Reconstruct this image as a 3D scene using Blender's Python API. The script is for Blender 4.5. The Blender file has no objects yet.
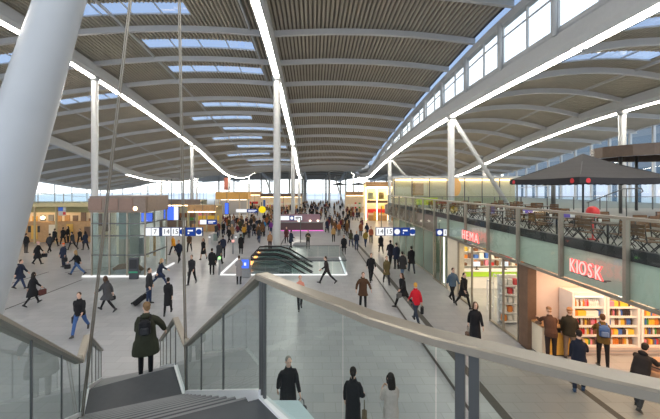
import bpy, bmesh, math, random
from mathutils import Vector, Matrix
random.seed(7)
SC = bpy.context.scene
COL = SC.collection
F, VX, VY, ZC = 330.0, 313.0, 188.0, 6.0          # focal length in pixels, vanishing point, eye height
R = math.radians
def gp(px, py, Z=0.0):
    Y = F * (ZC - Z) / (py - VY)
    return ((px - VX) * Y / F, Y)
def at(px, py, Y):
    return Vector(((px - VX) * Y / F, Y, ZC - (py - VY) * Y / F))

# ------------------------------------------------------------------ materials
MATS = {}
def _nt(name):
    m = bpy.data.materials.new(name); m.use_nodes = True
    nt = m.node_tree
    for n in list(nt.nodes): nt.nodes.remove(n)
    out = nt.nodes.new('ShaderNodeOutputMaterial')
    return m, nt, out
def mat(name, col, rough=0.6, metal=0.0, var=0.12, scale=6.0, bump=0.0, spec=0.4):
    """principled surface whose colour wanders a little with a noise texture"""
    if name in MATS: return MATS[name]
    m, nt, out = _nt(name)
    b = nt.nodes.new('ShaderNodeBsdfPrincipled')
    tc = nt.nodes.new('ShaderNodeTexCoord'); nz = nt.nodes.new('ShaderNodeTexNoise')
    nz.inputs['Scale'].default_value = scale; nz.inputs['Detail'].default_value = 4
    nt.links.new(tc.outputs['Object'], nz.inputs['Vector'])
    mx = nt.nodes.new('ShaderNodeMix'); mx.data_type = 'RGBA'
    mx.inputs[6].default_value = tuple(max(0, c * (1 - var)) for c in col) + (1,)
    mx.inputs[7].default_value = tuple(min(1, c * (1 + var)) for c in col) + (1,)
    nt.links.new(nz.outputs['Fac'], mx.inputs[0]); nt.links.new(mx.outputs[2], b.inputs['Base Color'])
    b.inputs['Roughness'].default_value = rough; b.inputs['Metallic'].default_value = metal
    b.inputs['Specular IOR Level'].default_value = spec
    if bump:
        bp = nt.nodes.new('ShaderNodeBump'); bp.inputs['Strength'].default_value = bump
        nt.links.new(nz.outputs['Fac'], bp.inputs['Height']); nt.links.new(bp.outputs['Normal'], b.inputs['Normal'])
    nt.links.new(b.outputs[0], out.inputs[0]); MATS[name] = m
    return m
def glow(name, col, strength):
    if name in MATS: return MATS[name]
    m, nt, out = _nt(name)
    e = nt.nodes.new('ShaderNodeEmission'); e.inputs[0].default_value = tuple(col) + (1,); e.inputs[1].default_value = strength
    nt.links.new(e.outputs[0], out.inputs[0]); MATS[name] = m
    return m
def glass(name, tint=(0.86, 0.93, 0.91), refl=1.0, rough=0.02, haze=0.0, hazecol=(0.6, 0.7, 0.7)):
    """clear pane: tinted see-through plus fresnel mirror, some diffuse haze for dusty glass"""
    if name in MATS: return MATS[name]
    m, nt, out = _nt(name)
    t = nt.nodes.new('ShaderNodeBsdfTransparent'); t.inputs[0].default_value = tuple(tint) + (1,)
    g = nt.nodes.new('ShaderNodeBsdfGlossy'); g.inputs['Roughness'].default_value = rough
    fr = nt.nodes.new('ShaderNodeLayerWeight'); fr.inputs['Blend'].default_value = .5
    pw = nt.nodes.new('ShaderNodeMath'); pw.operation = 'POWER'; pw.inputs[1].default_value = 4.5
    nt.links.new(fr.outputs['Facing'], pw.inputs[0])
    mul = nt.nodes.new('ShaderNodeMath'); mul.operation = 'MULTIPLY_ADD'; mul.inputs[1].default_value = .8 * refl; mul.inputs[2].default_value = .045 * refl
    mul.use_clamp = True; nt.links.new(pw.outputs[0], mul.inputs[0])
    mx = nt.nodes.new('ShaderNodeMixShader'); nt.links.new(mul.outputs[0], mx.inputs[0])
    nt.links.new(t.outputs[0], mx.inputs[1]); nt.links.new(g.outputs[0], mx.inputs[2])
    last = mx
    if haze:
        d = nt.nodes.new('ShaderNodeBsdfDiffuse'); d.inputs[0].default_value = tuple(hazecol) + (1,)
        m2 = nt.nodes.new('ShaderNodeMixShader'); m2.inputs[0].default_value = haze
        nt.links.new(mx.outputs[0], m2.inputs[1]); nt.links.new(d.outputs[0], m2.inputs[2]); last = m2
    nt.links.new(last.outputs[0], out.inputs[0]); MATS[name] = m
    return m

# ------------------------------------------------------------------ mesh collector
class MB:
    def __init__(s): s.v, s.f, s.m = [], [], []
    def add(s, vs, fs, mi=0):
        o = len(s.v); s.v += [tuple(v) for v in vs]
        s.f += [tuple(i + o for i in f) for f in fs]; s.m += [mi] * len(fs); return s
    def box(s, x0, x1, y0, y1, z0, z1, mi=0):
        return s.add([(x0,y0,z0),(x1,y0,z0),(x1,y1,z0),(x0,y1,z0),(x0,y0,z1),(x1,y0,z1),(x1,y1,z1),(x0,y1,z1)],
                     [(0,3,2,1),(4,5,6,7),(0,1,5,4),(1,2,6,5),(2,3,7,6),(3,0,4,7)], mi)
    def rbox(s, x0, x1, y0, y1, z0, z1, r, mi=0):
        """box whose upright edges and top/bottom rims are chamfered"""
        zs = [(z0, r), (z0 + r, 0), (z1 - r, 0), (z1, r)]
        vs, fs = [], []
        for z, i in zs:
            a, b, c, d = x0 + i, x1 - i, y0 + i, y1 - i
            vs += [(a+r,c,z),(b-r,c,z),(b,c+r,z),(b,d-r,z),(b-r,d,z),(a+r,d,z),(a,d-r,z),(a,c+r,z)]
        for k in range(3):
            for j in range(8): fs.append((k*8+j, k*8+(j+1)%8, k*8+8+(j+1)%8, k*8+8+j))
        fs += [tuple(range(7,-1,-1)), tuple(range(24,32))]
        return s.add(vs, fs, mi)
    def bar(s, a, b, w, h, up=(0,0,1), mi=0):
        """square bar from a to b: w across, h along up"""
        a, b = Vector(a), Vector(b); d = (b - a).normalized(); u = Vector(up)
        x = d.cross(u)
        if x.length < 1e-4: x = d.cross(Vector((1,0,0)))
        x.normalize(); u = x.cross(d).normalized()
        vs = []
        for p in (a, b):
            for i, j in ((-1,-1),(1,-1),(1,1),(-1,1)): vs.append(p + x * i * w / 2 + u * j * h / 2)
        return s.add(vs, [(3,2,1,0),(4,5,6,7),(0,1,5,4),(1,2,6,5),(2,3,7,6),(3,0,4,7)], mi)
    def sweep(s, pts, prof, up=(0,0,1), mi=0, closed=False, flat=True):
        """sweep a closed 2-D profile [(side, up)] along pts, keeping up upright"""
        pts = [Vector(p) for p in pts]; n = len(pts); k = len(prof); vs = []
        for i, p in enumerate(pts):
            d = (pts[min(i+1, n-1)] - pts[max(i-1, 0)]).normalized()
            u = Vector(up); x = d.cross(u)
            if x.length < 1e-4: x = Vector((1,0,0))
            x.normalize(); w = u if flat else x.cross(d).normalized()
            for a, b in prof: vs.append(p + x * a + w * b)
        fs = []
        for i in range(n - 1):
            for j in range(k): fs.append((i*k+j, i*k+(j+1)%k, (i+1)*k+(j+1)%k, (i+1)*k+j))
        fs += [tuple(range(k-1,-1,-1)), tuple(range((n-1)*k, n*k))]
        return s.add(vs, fs, mi)
    def tube(s, pts, rad, n=8, mi=0, sx=1.0, ref=None):
        pts = [Vector(p) for p in pts]; m = len(pts)
        if not isinstance(rad, (list, tuple)): rad = [rad] * m
        prev = Vector(ref) if ref else None; vs = []
        for i, p in enumerate(pts):
            d = (pts[min(i+1, m-1)] - pts[max(i-1, 0)])
            d = d.normalized() if d.length > 1e-6 else Vector((0,0,1))
            if prev is None: prev = Vector((1,0,0)) if abs(d.x) < .9 else Vector((0,1,0))
            x = (prev - d * prev.dot(d)).normalized(); y = d.cross(x); prev = x
            for j in range(n):
                t = 2 * math.pi * j / n
                vs.append(p + x * math.cos(t) * rad[i] * sx + y * math.sin(t) * rad[i])
        fs = []
        for i in range(m - 1):
            for j in range(n): fs.append((i*n+j, i*n+(j+1)%n, (i+1)*n+(j+1)%n, (i+1)*n+j))
        fs += [tuple(range(n-1,-1,-1)), tuple(range((m-1)*n, m*n))]
        return s.add(vs, fs, mi)
    def ell(s, c, r, n=10, k=7, mi=0, rot=None):
        c = Vector(c); M = rot or Matrix.Identity(3); vs = [c + M @ Vector((0,0,-r[2]))]; fs = []
        for i in range(1, k):
            ph = -math.pi/2 + math.pi * i / k
            for j in range(n):
                t = 2 * math.pi * j / n
                vs.append(c + M @ Vector((r[0]*math.cos(ph)*math.cos(t), r[1]*math.cos(ph)*math.sin(t), r[2]*math.sin(ph))))
        vs.append(c + M @ Vector((0,0,r[2]))); L = len(vs) - 1
        for j in range(n):
            fs.append((0, 1+(j+1)%n, 1+j)); fs.append((L, L-n+j, L-n+(j+1)%n))
            for i in range(k - 2): fs.append((1+i*n+j, 1+i*n+(j+1)%n, 1+(i+1)*n+(j+1)%n, 1+(i+1)*n+j))
        return s.add(vs, fs, mi)
    def loft(s, rings, n=14, mi=0):
        """rings: (centre, axisA, axisB, ra, rb), superellipse sections"""
        vs, fs = [], []; m = len(rings)
        for c, A, B, ra, rb in rings:
            for j in range(n):
                t = 2 * math.pi * j / n; ct, st = math.cos(t), math.sin(t)
                vs.append(Vector(c) + Vector(A) * ra * math.copysign(abs(ct)**.85, ct) + Vector(B) * rb * math.copysign(abs(st)**.85, st))
        for i in range(m - 1):
            for j in range(n): fs.append((i*n+j, i*n+(j+1)%n, (i+1)*n+(j+1)%n, (i+1)*n+j))
        fs += [tuple(range(n-1,-1,-1)), tuple(range((m-1)*n, m*n))]
        return s.add(vs, fs, mi)
    def quad(s, a, b, c, d, mi=0): return s.add([a,b,c,d], [(0,1,2,3)], mi)
    def slab(s, poly, z0, z1, mi=0):
        n = len(poly); vs = [(x,y,z0) for x,y in poly] + [(x,y,z1) for x,y in poly]
        fs = [tuple(range(n-1,-1,-1)), tuple(range(n, 2*n))] + [(i,(i+1)%n,n+(i+1)%n,n+i) for i in range(n)]
        return s.add(vs, fs, mi)
    def text(s, txt, size, M, depth=0.03, mi=0, sx=1.0):
        cu = bpy.data.curves.new('t', 'FONT'); cu.body = txt; cu.size = size; cu.extrude = depth / 2
        cu.align_x = 'CENTER'; cu.align_y = 'CENTER'; cu.resolution_u = 3
        o = bpy.data.objects.new('t', cu); COL.objects.link(o)
        dg = bpy.context.evaluated_depsgraph_get(); me = bpy.data.meshes.new_from_object(o.evaluated_get(dg))
        S = Matrix.Diagonal((sx,1,1,1))
        s.add([M @ (S @ v.co) for v in me.vertices], [tuple(p.vertices) for p in me.polygons], mi)
        bpy.data.objects.remove(o); bpy.data.meshes.remove(me); return s
    def mesh(s, name, mats, smooth=False, fixn=False):
        me = bpy.data.meshes.new(name); me.from_pydata(s.v, [], s.f)
        for m in (mats if isinstance(mats, (list, tuple)) else [mats]): me.materials.append(m)
        me.polygons.foreach_set('material_index', s.m)
        if smooth: me.polygons.foreach_set('use_smooth', [True] * len(s.f))
        if fixn:
            b = bmesh.new(); b.from_mesh(me); bmesh.ops.recalc_face_normals(b, faces=b.faces); b.to_mesh(me); b.free()
        me.update(); return me
    def build(s, name, mats, parent=None, smooth=False, fixn=False, loc=None):
        o = bpy.data.objects.new(name, s.mesh(name, mats, smooth, fixn)); COL.objects.link(o)
        if parent is not None: o.parent = parent
        if loc is not None: o.location = loc
        return o
def tag(o, label, cat, group=None, kind=None):
    o['label'] = label; o['category'] = cat
    if group: o['group'] = group
    if kind: o['kind'] = kind
    return o
def thing(name, label, cat, loc=(0,0,0), rz=0.0, group=None):
    o = bpy.data.objects.new(name, None); COL.objects.link(o); o.empty_display_size = .2
    o.location = loc; o.rotation_euler = (0,0,rz); return tag(o, label, cat, group)
def struct(o): o['kind'] = 'structure'; return o
def dup(root, loc, rz=0.0, label=None, group=None, scale=None):
    r = root.copy(); COL.objects.link(r); r.location = loc; r.rotation_euler = (0,0,rz)
    if scale: r.scale = (scale,)*3
    if label: r['label'] = label
    if group: r['group'] = group
    for ch in list(root.children):
        c = ch.copy(); COL.objects.link(c); c.parent = r
        for g in list(ch.children):
            d = g.copy(); COL.objects.link(d); d.parent = c
    return r
def curve1(pts):
    xs = [p[0] for p in pts]; ys = [p[1] for p in pts]
    def f(x):
        if x <= xs[0]: return ys[0]
        if x >= xs[-1]: return ys[-1]
        i = max(k for k in range(len(xs)) if xs[k] <= x); i = min(i, len(xs) - 2)
        h = xs[i+1] - xs[i]; t = (x - xs[i]) / h
        def sl(k):
            if k == 0 or k == len(xs) - 1: return 0.0
            a = (ys[k]-ys[k-1])/(xs[k]-xs[k-1]); b = (ys[k+1]-ys[k])/(xs[k+1]-xs[k])
            return 0.0 if a*b <= 0 else 2*a*b/(a+b)
        m0, m1 = sl(i)*h, sl(i+1)*h
        return (2*t**3-3*t*t+1)*ys[i] + (t**3-2*t*t+t)*m0 + (-2*t**3+3*t*t)*ys[i+1] + (t**3-t*t)*m1
    return f
# ------------------------------------------------------------------ palette
STEEL = mat('white painted steel', (.60,.61,.61), .45, var=.05)
COLM = mat('pale grey column paint', (.50,.505,.50), .35, var=.05, scale=2)
RIBM = mat('grey rib paint', (.60,.60,.59), .45, var=.06)
DECK = mat('corrugated roof sheet', (.50,.455,.375), .5, var=.15, scale=.8)
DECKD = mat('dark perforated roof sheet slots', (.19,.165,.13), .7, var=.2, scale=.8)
RAIL = mat('brushed stainless', (.33,.295,.24), .40, metal=.5, var=.08, scale=20)
POST = mat('dark stainless post', (.13,.135,.135), .4, metal=.6, var=.08)
DARK = mat('near black metal', (.022,.023,.026), .45, var=.2)
GREY = mat('mid grey paint', (.25,.26,.27), .5)
WHITE = mat('white laminate', (.78,.77,.75), .4, var=.04)
CREAM = mat('cream plaster', (.78,.68,.52), .6, var=.06)
PINKW = mat('pale pink wall board', (.74,.60,.52), .6, var=.05)
BROWN = mat('dark brown cladding', (.16,.095,.06), .5, var=.25)
TAUPE = mat('taupe cladding panel', (.21,.155,.12), .3, var=.2)
WOOD = mat('warm oak board', (.50,.29,.13), .5, var=.3, scale=3)
YELW = mat('yellow counter board', (.75,.43,.08), .45, var=.15)
LIME = mat('lime green laminate', (.42,.70,.05), .4, var=.06)
REDM = mat('red plastic', (.55,.03,.03), .4, var=.15)
TREAD = mat('blue grey stair tread', (.050,.055,.064), .5, var=.15, scale=9)
SLABM = mat('pale green fascia panel', (.58,.64,.57), .25, var=.06)
PANE = glass('clear pane', (.93,.96,.95), 1.0)
GPANE = glass('greenish balustrade pane', (.71,.80,.79), 1.0)
SKYG = glass('blue tinted skylight pane', (.26,.33,.44), .8)
FROST = glass('frosted pale blue glass', (.55,.62,.64), .6, .2, .8, (.72,.84,.88))
FASC = glass('green tinted fascia pane', (.84,.91,.87), 1.2)
STRIP = glow('warm white light strip', (1.0,.935,.83), 31.0)
WARM = glow('warm shop lamp', (1.0,.74,.42), 6.5)
COOL = glow('cool shop lamp', (1.0,.86,.68), 3.2)
ORANGE = glow('orange newel lamp', (1.0,.33,.10), 5.0)
SCREEN = glow('blue screen glow', (.07,.16,.85), 1.3)
SIGNW = glow('lit white sign face', (.95,.97,1.0), 1.0)
SIGNB = glow('lit blue sign face', (.02,.06,.30), .9)
NEON = glow('red neon letter', (1.0,.10,.09), 2.2)
NEONP = glow('pink neon letter face', (1.0,.42,.38), 1.7)
MAGENTA = glow('magenta light line', (.9,.2,.7), 1.4)
# ------------------------------------------------------------------ roof heights (above the eye) along the hall
HL = curve1([(-12,11.2),(22,11.2),(32,10.6),(42,9.6),(52,8.3),(62,6.8),(71,4.9),(83,3.1),(94,2.85),(108,3.9),(118,5.3),(132,5.9),(150,4.2),(172,3.0)])
HR = curve1([(-12,7.0),(22,7.0),(32,6.9),(41,6.5),(56,5.35),(69,3.8),(79,2.6),(95,2.9),(105,4.4),(118,5.6),(136,6.4),(150,4.2),(172,3.0)])
HR2 = curve1([(-12,7.9),(22,7.6),(32,7.35),(43.5,6.3),(56,4.4),(67,2.7),(79,1.9),(95,1.9),(110,3.3),(130,4.6),(172,3.0)])
HL2 = curve1([(-12,8.6),(30,8.0),(47.7,6.4),(60,4.2),(70,2.5),(81,1.7),(92,1.7),(108,3.0),(130,4.8),(172,3.0)])
HL3 = curve1([(-12,5.2),(40,4.4),(66,1.2),(81,-.4),(87,-.7),(100,.1),(116,2.1),(140,3.6),(172,3.0)])
XL3, XL2, XL1, XC, XR1, XR2, XR3 = -55.0, -38.3, -21.1, -3.48, 13.36, 29.9, 41.0
Z = lambda f: (lambda y: ZC + f(y))
lift = curve1([(0,0),(58,0),(80,1.25),(112,1.25),(130,.4),(175,0)])
RIBS = [31.6 + 5.12 * k for k in range(-8, 28)]
YEND = 171.0
# bay: left x, left deck height, right x, right deck height, rise, skylight x-range
BAYS = {
 'far_left':  (XL3, lambda y: ZC+HL3(y)+.7, XL2, lambda y: ZC+HL2(y)+1.4, .15, None),
 'left':      (XL2, lambda y: ZC+HL2(y)+1.4, XL1, lambda y: ZC+HL(y)+1.5, .25, (-30.5,-23.2)),
 'middle_left': (XL1, lambda y: ZC+HL(y)+1.5, XC, lambda y: ZC+HL(y)+1.6+lift(y)*.5, .5, (-15.0,-5.4)),
 'middle_right': (XC, lambda y: ZC+HL(y)+1.6+lift(y)*.5, 13.0, lambda y: ZC+HL(y)+1.0+lift(y), .45, None),
 'right':     (XR1, lambda y: ZC+HR(y)+1.0+lift(y), XR2, lambda y: ZC+HR2(y)+1.2, 1.35, (16.5,25.5)),
 'far_right': (XR2, lambda y: ZC+HR2(y)+1.2, XR3, lambda y: ZC+HR2(y)+.9, .3, None),
}
def skyok(b, r):
    k = round((r - 31.6) / 5.12)
    return {'left': k in (-1,1), 'middle_left': -4 <= k <= 9 and k != 1, 'right': k in (-3,-2)}.get(b, False)
def skyx(b, r, sky):
    k = round((r - 31.6) / 5.12)
    return (-18.3,-9.4) if b == 'middle_left' and k in (-2,3,5,7) else sky
trim_n = [0]; win_n = [0]
def trim(): trim_n[0] += 1; return 'trim_%d' % trim_n[0]
def win(): win_n[0] += 1; return 'window_%d' % win_n[0]
for bname, (xa, za, xb, zb, rise, sky) in BAYS.items():
    def dz(x, y): 
        u = (x - xa) / (xb - xa); return za(y) * (1-u) + zb(y) * u + rise * 4 * u * (1-u)
    pitch = .32; nc = int((xb - xa) / pitch); pitch = (xb - xa) / nc
    xs = []
    for i in range(nc):
        x = xa + i * pitch; xs += [(x, 0), (x + pitch*.38, 0), (x + pitch*.48, .15), (x + pitch*.88, .15)]
    xs.append((xb, 0)); k = len(xs)
    mb = MB(); ys = []
    for r in RIBS[:-1]: ys += [r, r + 2.2, r + 3.7]
    ys.append(RIBS[-1]); ys = [y for y in ys if y <= YEND + 3]
    vs = [(x, y, dz(x, y) + b) for y in ys for x, b in xs]; fs = []; fs2 = []
    for i in range(len(ys) - 1):
        hole = sky and i % 3 == 1 and skyok(bname, ys[i-1])
        hx = skyx(bname, ys[i-1], sky) if hole else None
        for j in range(k - 1):
            if hole and hx[0] < xs[j][0] < hx[1]: continue
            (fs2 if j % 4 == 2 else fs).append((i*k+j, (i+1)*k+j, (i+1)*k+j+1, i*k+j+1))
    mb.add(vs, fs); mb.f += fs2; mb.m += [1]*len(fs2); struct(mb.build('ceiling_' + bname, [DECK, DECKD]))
    for r in RIBS:                                                # arched ribs across the bay, each a beam of its own
        if r > YEND: continue
        n = 12; pts = [(xa + (xb-xa)*i/n, r, dz(xa + (xb-xa)*i/n, r) - .26) for i in range(n + 1)]
        m2 = MB(); m2.sweep(pts, [(-.14,-.26),(.14,-.26),(.14,-.20),(.05,-.20),(.05,.22),(-.05,.22),(-.05,-.20),(-.14,-.20)])
        struct(m2.build(trim(), RIBM))
        if sky and skyok(bname, r):
            w = MB(); hx = skyx(bname, r, sky); x0, x1 = hx[0] - .05, hx[1] + .25; n = 8; y0, y1 = r + 2.17, r + 3.73
            for i in range(n):
                a, b = x0 + (x1-x0)*i/n, x0 + (x1-x0)*(i+1)/n
                w.quad((a,y0,dz(a,y0)+.16),(b,y0,dz(b,y0)+.16),(b,y1,dz(b,y1)+.16),(a,y1,dz(a,y1)+.16))
            wo = struct(w.build(win(), SKYG)); fr = MB()
            for i in range(0, n + 1, 2):
                a = x0 + (x1-x0)*i/n; fr.bar((a,y0,dz(a,y0)+.12),(a,y1,dz(a,y1)+.12),.07,.12)
            for yy in (y0, y1):
                for i in range(n):
                    a, b = x0 + (x1-x0)*i/n, x0 + (x1-x0)*(i+1)/n
                    fr.bar((a,yy,dz(a,yy)+.1),(b,yy,dz(b,yy)+.1),.08,.1)
            fr.build('skylight_frame', STEEL, wo)
    if sky:                                                       # purlins along the skylight ends
        for x in (sky[0] - .15, sky[1] + .35):
            p = MB(); p.sweep([(x, y, dz(x, y) - .1) for y in [q for q in ys if q > 4][::2]], [(-.07,-.1),(.07,-.1),(.07,.1),(-.07,.1)])
            struct(p.build(trim(), RIBM))
# ------------------------------------------------------------------ longitudinal beams and their light strips
def beam(x, h, w=.85, d=1.15, y0=-11, y1=YEND, light=True, lw=.46, lend=118, label=None, lst=None):
    ys = [y0 + (y1-y0)*i/60 for i in range(61)]
    m = MB(); m.sweep([(x, y, ZC + h(y)) for y in ys], [(-w*.32,.06),(w*.32,.06),(w/2,.36),(w/2,d),(-w/2,d),(-w/2,.36)]); struct(m.build(trim(), STEEL))
    if light:
        t = thing('ceiling_light', label, 'ceiling light', (x, 0, ZC), 0)
        a = lst or y0 + 2; seg = 0; l0 = a
        while a < lend:
            b = min(a + 12.6, lend); q = [a + (b-a)*i/8 for i in range(9)]
            d2 = MB(); d2.sweep([(0, y, h(y) + .0) for y in q], [(-lw/2,-.05),(lw/2,-.05),(lw/2,.0),(-lw/2,.0)]); d2.build('diffuser', STRIP, t)
            ch = MB(); ch.sweep([(0, y, h(y) + .05) for y in q], [(-lw/2-.05,-.045),(lw/2+.05,-.045),(lw/2+.05,.03),(-lw/2-.05,.03)]); ch.build('channel', STEEL, t)
            a = b + .25; seg += 1
beam(XL2, HL2, label='long light strip under the far left roof beam, low and curving', lend=110, lst=68)
beam(XL1, HL, label='long white light strip under the left roof beam beside the big leaning column', lend=119)
beam(XC, HL, label='long white light strip under the middle roof beam, straight above the hall centre', lend=98)
beam(XR1, HR, label='brightest light strip, under the clerestory beam right of the hall centre', lend=113)
beam(XR2, HR2, label='long light strip above the grey parasol on the terrace', lend=70)
beam(XL3, HL3, w=1.2, d=.8, light=False)
# ------------------------------------------------------------------ clerestory above the right beam
XCL = 13.1
rail = MB(); ys = [-11 + 1.6*i for i in range(56)]
rail.sweep([(XCL, y, ZC + HL(y) + .1) for y in ys], [(-.22,-.22),(.22,-.22),(.22,.32),(-.22,.32)]); struct(rail.build(trim(), STEEL))
pipe = MB(); pipe.tube([(XR1-.1, y, ZC + HR(y) + 1.45) for y in ys], .2, 10); struct(pipe.build(trim(), STEEL, smooth=True))
gs = MB()
for a_, b_ in zip(ys, ys[1:]): gs.quad((12.9,a_,ZC+HL(a_)+1.06+lift(a_)),(12.9,b_,ZC+HL(b_)+1.06+lift(b_)),(XCL,b_,ZC+HL(b_)+.36),(XCL,a_,ZC+HL(a_)+.36))
struct(gs.build(win(), SKYG))
y = -8.0; k = 0
while y < 70:
    y2 = y + 2.56
    w = MB(); zb0, zb1 = ZC+HR(y)+1.4, ZC+HR(y2)+1.4; zt0, zt1 = ZC+HL(y)-.1, ZC+HL(y2)-.1
    if zt1 - zb1 > .2:
        w.quad((XCL,y,zb0),(XCL,y2,zb1),(XCL,y2,zt1),(XCL,y,zt0)); wo = struct(w.build(win(), PANE))
        f = MB(); f.box(XCL-.06,XCL+.06,y-.05,y+.05,zb0,zt0); f.bar((XCL,y,zt0-.75),(XCL,y2,zt1-.75),.08,.08); f.build('mullion', STEEL, wo)
        if k % 2 == 0:
            p = MB(); p.tube([(XCL-.25,y,zb0-.3),(XCL-.25,y,zt0+.2)], .15, 10); struct(p.build(trim(), STEEL, smooth=True))
    y = y2; k += 1
# ------------------------------------------------------------------ columns
col_n = 0
def column(x, y, z0, z1, r=.34):
    m = MB(); m.tube([(x,y,z0),(x,y,z0+.02),(x,y,z1)], [r*1.0,r,r], 20); m.tube([(x,y,z1-.35),(x,y,z1)], [r*1.3,r*1.5], 20)
    struct(m.build('column', COLM, smooth=True))
for x, h in ((XL2,HL2),(XL1,HL),(XC,HL),(XR1,HR),(XR2,HR2)):
    for k in range(0, 6):
        y = 31.9 + 25.6*k
        if y > YEND: continue
        column(x, y, 4.2 if (x > 5 and (y < 37 or x > 15)) else 0.0, ZC + h(y) + .1, .30 if x != XC else .35)
for x in (-8.0, 5.5):
    for y in (112.0, 140.0): column(x, y, 0, ZC + HL(y) + 1.2, .34)
for x, y, dx in ((XR1,31.9,5.6),(XR1,57.5,6.4),(-14.5,100,3.5),(6.5,100,3.0)):
    m = MB(); z1 = ZC + (HR(y) if x > 5 else HL(y)); m.tube([(x+.1,y,z1-.1),(x+dx,y,4.2 if dx > 4 else 0)], .2, 14); struct(m.build('column', COLM, smooth=True))
# the big tapering leaning column beside the stairs
m = MB(); a = at(-98+4, 518, 6.0); pts = [at(61 - .307*yy, yy, 6.0) for yy in (518, 300, 140, 0, -200, -404)]
m.tube(pts, [.64,.53,.44,.36,.31,.27], 32); big = struct(m.build('column', mat('blue grey column paint',(.43,.455,.48),.3,var=.05,scale=2), smooth=True))
# ------------------------------------------------------------------ floor with the escalator well
WX0, WX1, WY0, WY1 = -6.4, 2.3, 22.75, 28.5
def floor_mat():
    m, nt, out = _nt('pale grey floor tiles')
    b = nt.nodes.new('ShaderNodeBsdfPrincipled'); tc = nt.nodes.new('ShaderNodeTexCoord')
    br = nt.nodes.new('ShaderNodeTexBrick'); br.inputs['Scale'].default_value = 1.0
    br.inputs['Brick Width'].default_value = .62; br.inputs['Row Height'].default_value = .42
    br.inputs['Mortar Size'].default_value = .008; br.inputs['Mortar Smooth'].default_value = .4
    br.inputs['Color1'].default_value = (.385,.395,.415,1); br.inputs['Color2'].default_value = (.445,.45,.465,1); br.inputs['Mortar'].default_value = (.30,.30,.30,1)
    nt.links.new(tc.outputs['Object'], br.inputs['Vector'])
    nz = nt.nodes.new('ShaderNodeTexNoise'); nz.inputs['Scale'].default_value = .35; nz.inputs['Detail'].default_value = 6
    nt.links.new(tc.outputs['Object'], nz.inputs['Vector'])
    mx = nt.nodes.new('ShaderNodeMix'); mx.data_type = 'RGBA'; mx.blend_type = 'MULTIPLY'; mx.inputs[0].default_value = .35
    nt.links.new(br.outputs['Color'], mx.inputs[6]); nt.links.new(nz.outputs['Fac'], mx.inputs[7])
    nt.links.new(mx.outputs[2], b.inputs['Base Color']); b.inputs['Roughness'].default_value = .32
    b.inputs['Specular IOR Level'].default_value = .45
    nt.links.new(b.outputs[0], out.inputs[0]); return m
FLOOR = floor_mat()
fl = MB()
def plate(x0,x1,y0,y1): fl.quad((x0,y0,0),(x1,y0,0),(x1,y1,0),(x0,y1,0))
plate(-62,WX0,-12,180); plate(WX1,44,-12,180); plate(WX0,WX1,-12,WY0); plate(WX0,WX1,WY1,180)
struct(fl.build('floor', FLOOR))
def drain(pts, w, m=GREY, z=.004):
    d = MB(); d.sweep([(x,y,z) for x,y in pts], [(-w/2,-.003),(w/2,-.003),(w/2,.003),(-w/2,.003)]); struct(d.build(trim(), m))
DRAIN = mat('dark drain grid', (.075,.07,.065), .6, var=.3, scale=30)
drain([(5.05,4),(5.05,22),(4.75,36),(4.6,60)], .26, DRAIN); drain([(4.22,4),(4.28,40),(4.2,60)], .09, DRAIN)
drain([(8.02,4),(8.02,12.6)], .2, DRAIN); drain([(-15.3,12),(-15.1,21.6)], .08, DRAIN); drain([(-19.0,19.8),(-18.9,23.6)], .09, DRAIN)
drain([(-17.6,23.4),(-15.2,25.2)], .09, DRAIN); drain([(-3.4,31),(-3.4,60)], .12, DRAIN)
outside = MB(); outside.box(-260,260,-160,420,-.6,-.35); g = mat('pale plaza paving', (.75,.74,.72), .8); struct(outside.build('ground', g))
# ------------------------------------------------------------------ end, left and right window walls
def window_wall(axis, c, a0, a1, step, z0, ztop, nrows, name, bar=.12):
    """mullioned glass wall; one window per bay"""
    a = a0
    while a < a1 - .01:
        b = min(a + step, a1)
        P = (lambda s, z: (s, c, z)) if axis == 'x' else (lambda s, z: (c, s, z))
        w = MB(); w.quad(P(a,z0),P(b,z0),P(b,ztop(b)),P(a,ztop(a))); wo = struct(w.build(win(), PANE)); f = MB()
        f.bar(P(a,z0),P(a,ztop(a)),bar,bar*1.6,(0,1,0) if axis=='x' else (1,0,0))
        for r in range(1, nrows + 1):
            q = r / nrows; f.bar(P(a,z0+(ztop(a)-z0)*q),P(b,z0+(ztop(b)-z0)*q),bar*.8,bar*.8)
        f.build('mullion', STEEL, wo); a = b
def roofz(x, y):
    for xa, za, xb, zb, rise, sky in BAYS.values():
        if xa <= x <= xb:
            u = (x-xa)/(xb-xa); return za(y)*(1-u)+zb(y)*u+rise*4*u*(1-u)
    return 12.0
window_wall('x', YEND-1, -55, 41, 4.0, 0.05, lambda x: roofz(x, YEND-1) - .4, 5, 'end')
window_wall('y', 40.8, 10, 170, 2.95, 4.2, lambda y: ZC + HR2(y) + .75, 3, 'right', .2)
window_wall('y', -54.8, 20, 170, 5.0, 0.05, lambda y: ZC + HL3(y) + .1, 3, 'left')
tr = MB()                                                           # lattice truss along the far end of the roof
for i in range(48):
    x = -55 + 2*i; zt = roofz(x, 150) - .7; tr.bar((x,150,zt),(x+1,150,zt-1.3),.12,.12); tr.bar((x+1,150,zt-1.3),(x+2,150,roofz(min(x+2,40.9),150)-.7),.12,.12)
tr.sweep([(-55+2*i,150,roofz(min(-55+2*i,40.9),150)-.7) for i in range(49)],[(-.1,-.1),(.1,-.1),(.1,.1),(-.1,.1)])
tr.sweep([(-55+2*i,150,roofz(min(-55+2*i,40.9),150)-2.0) for i in range(49)],[(-.1,-.1),(.1,-.1),(.1,.1),(-.1,.1)])
struct(tr.build(trim(), RIBM))
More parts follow.
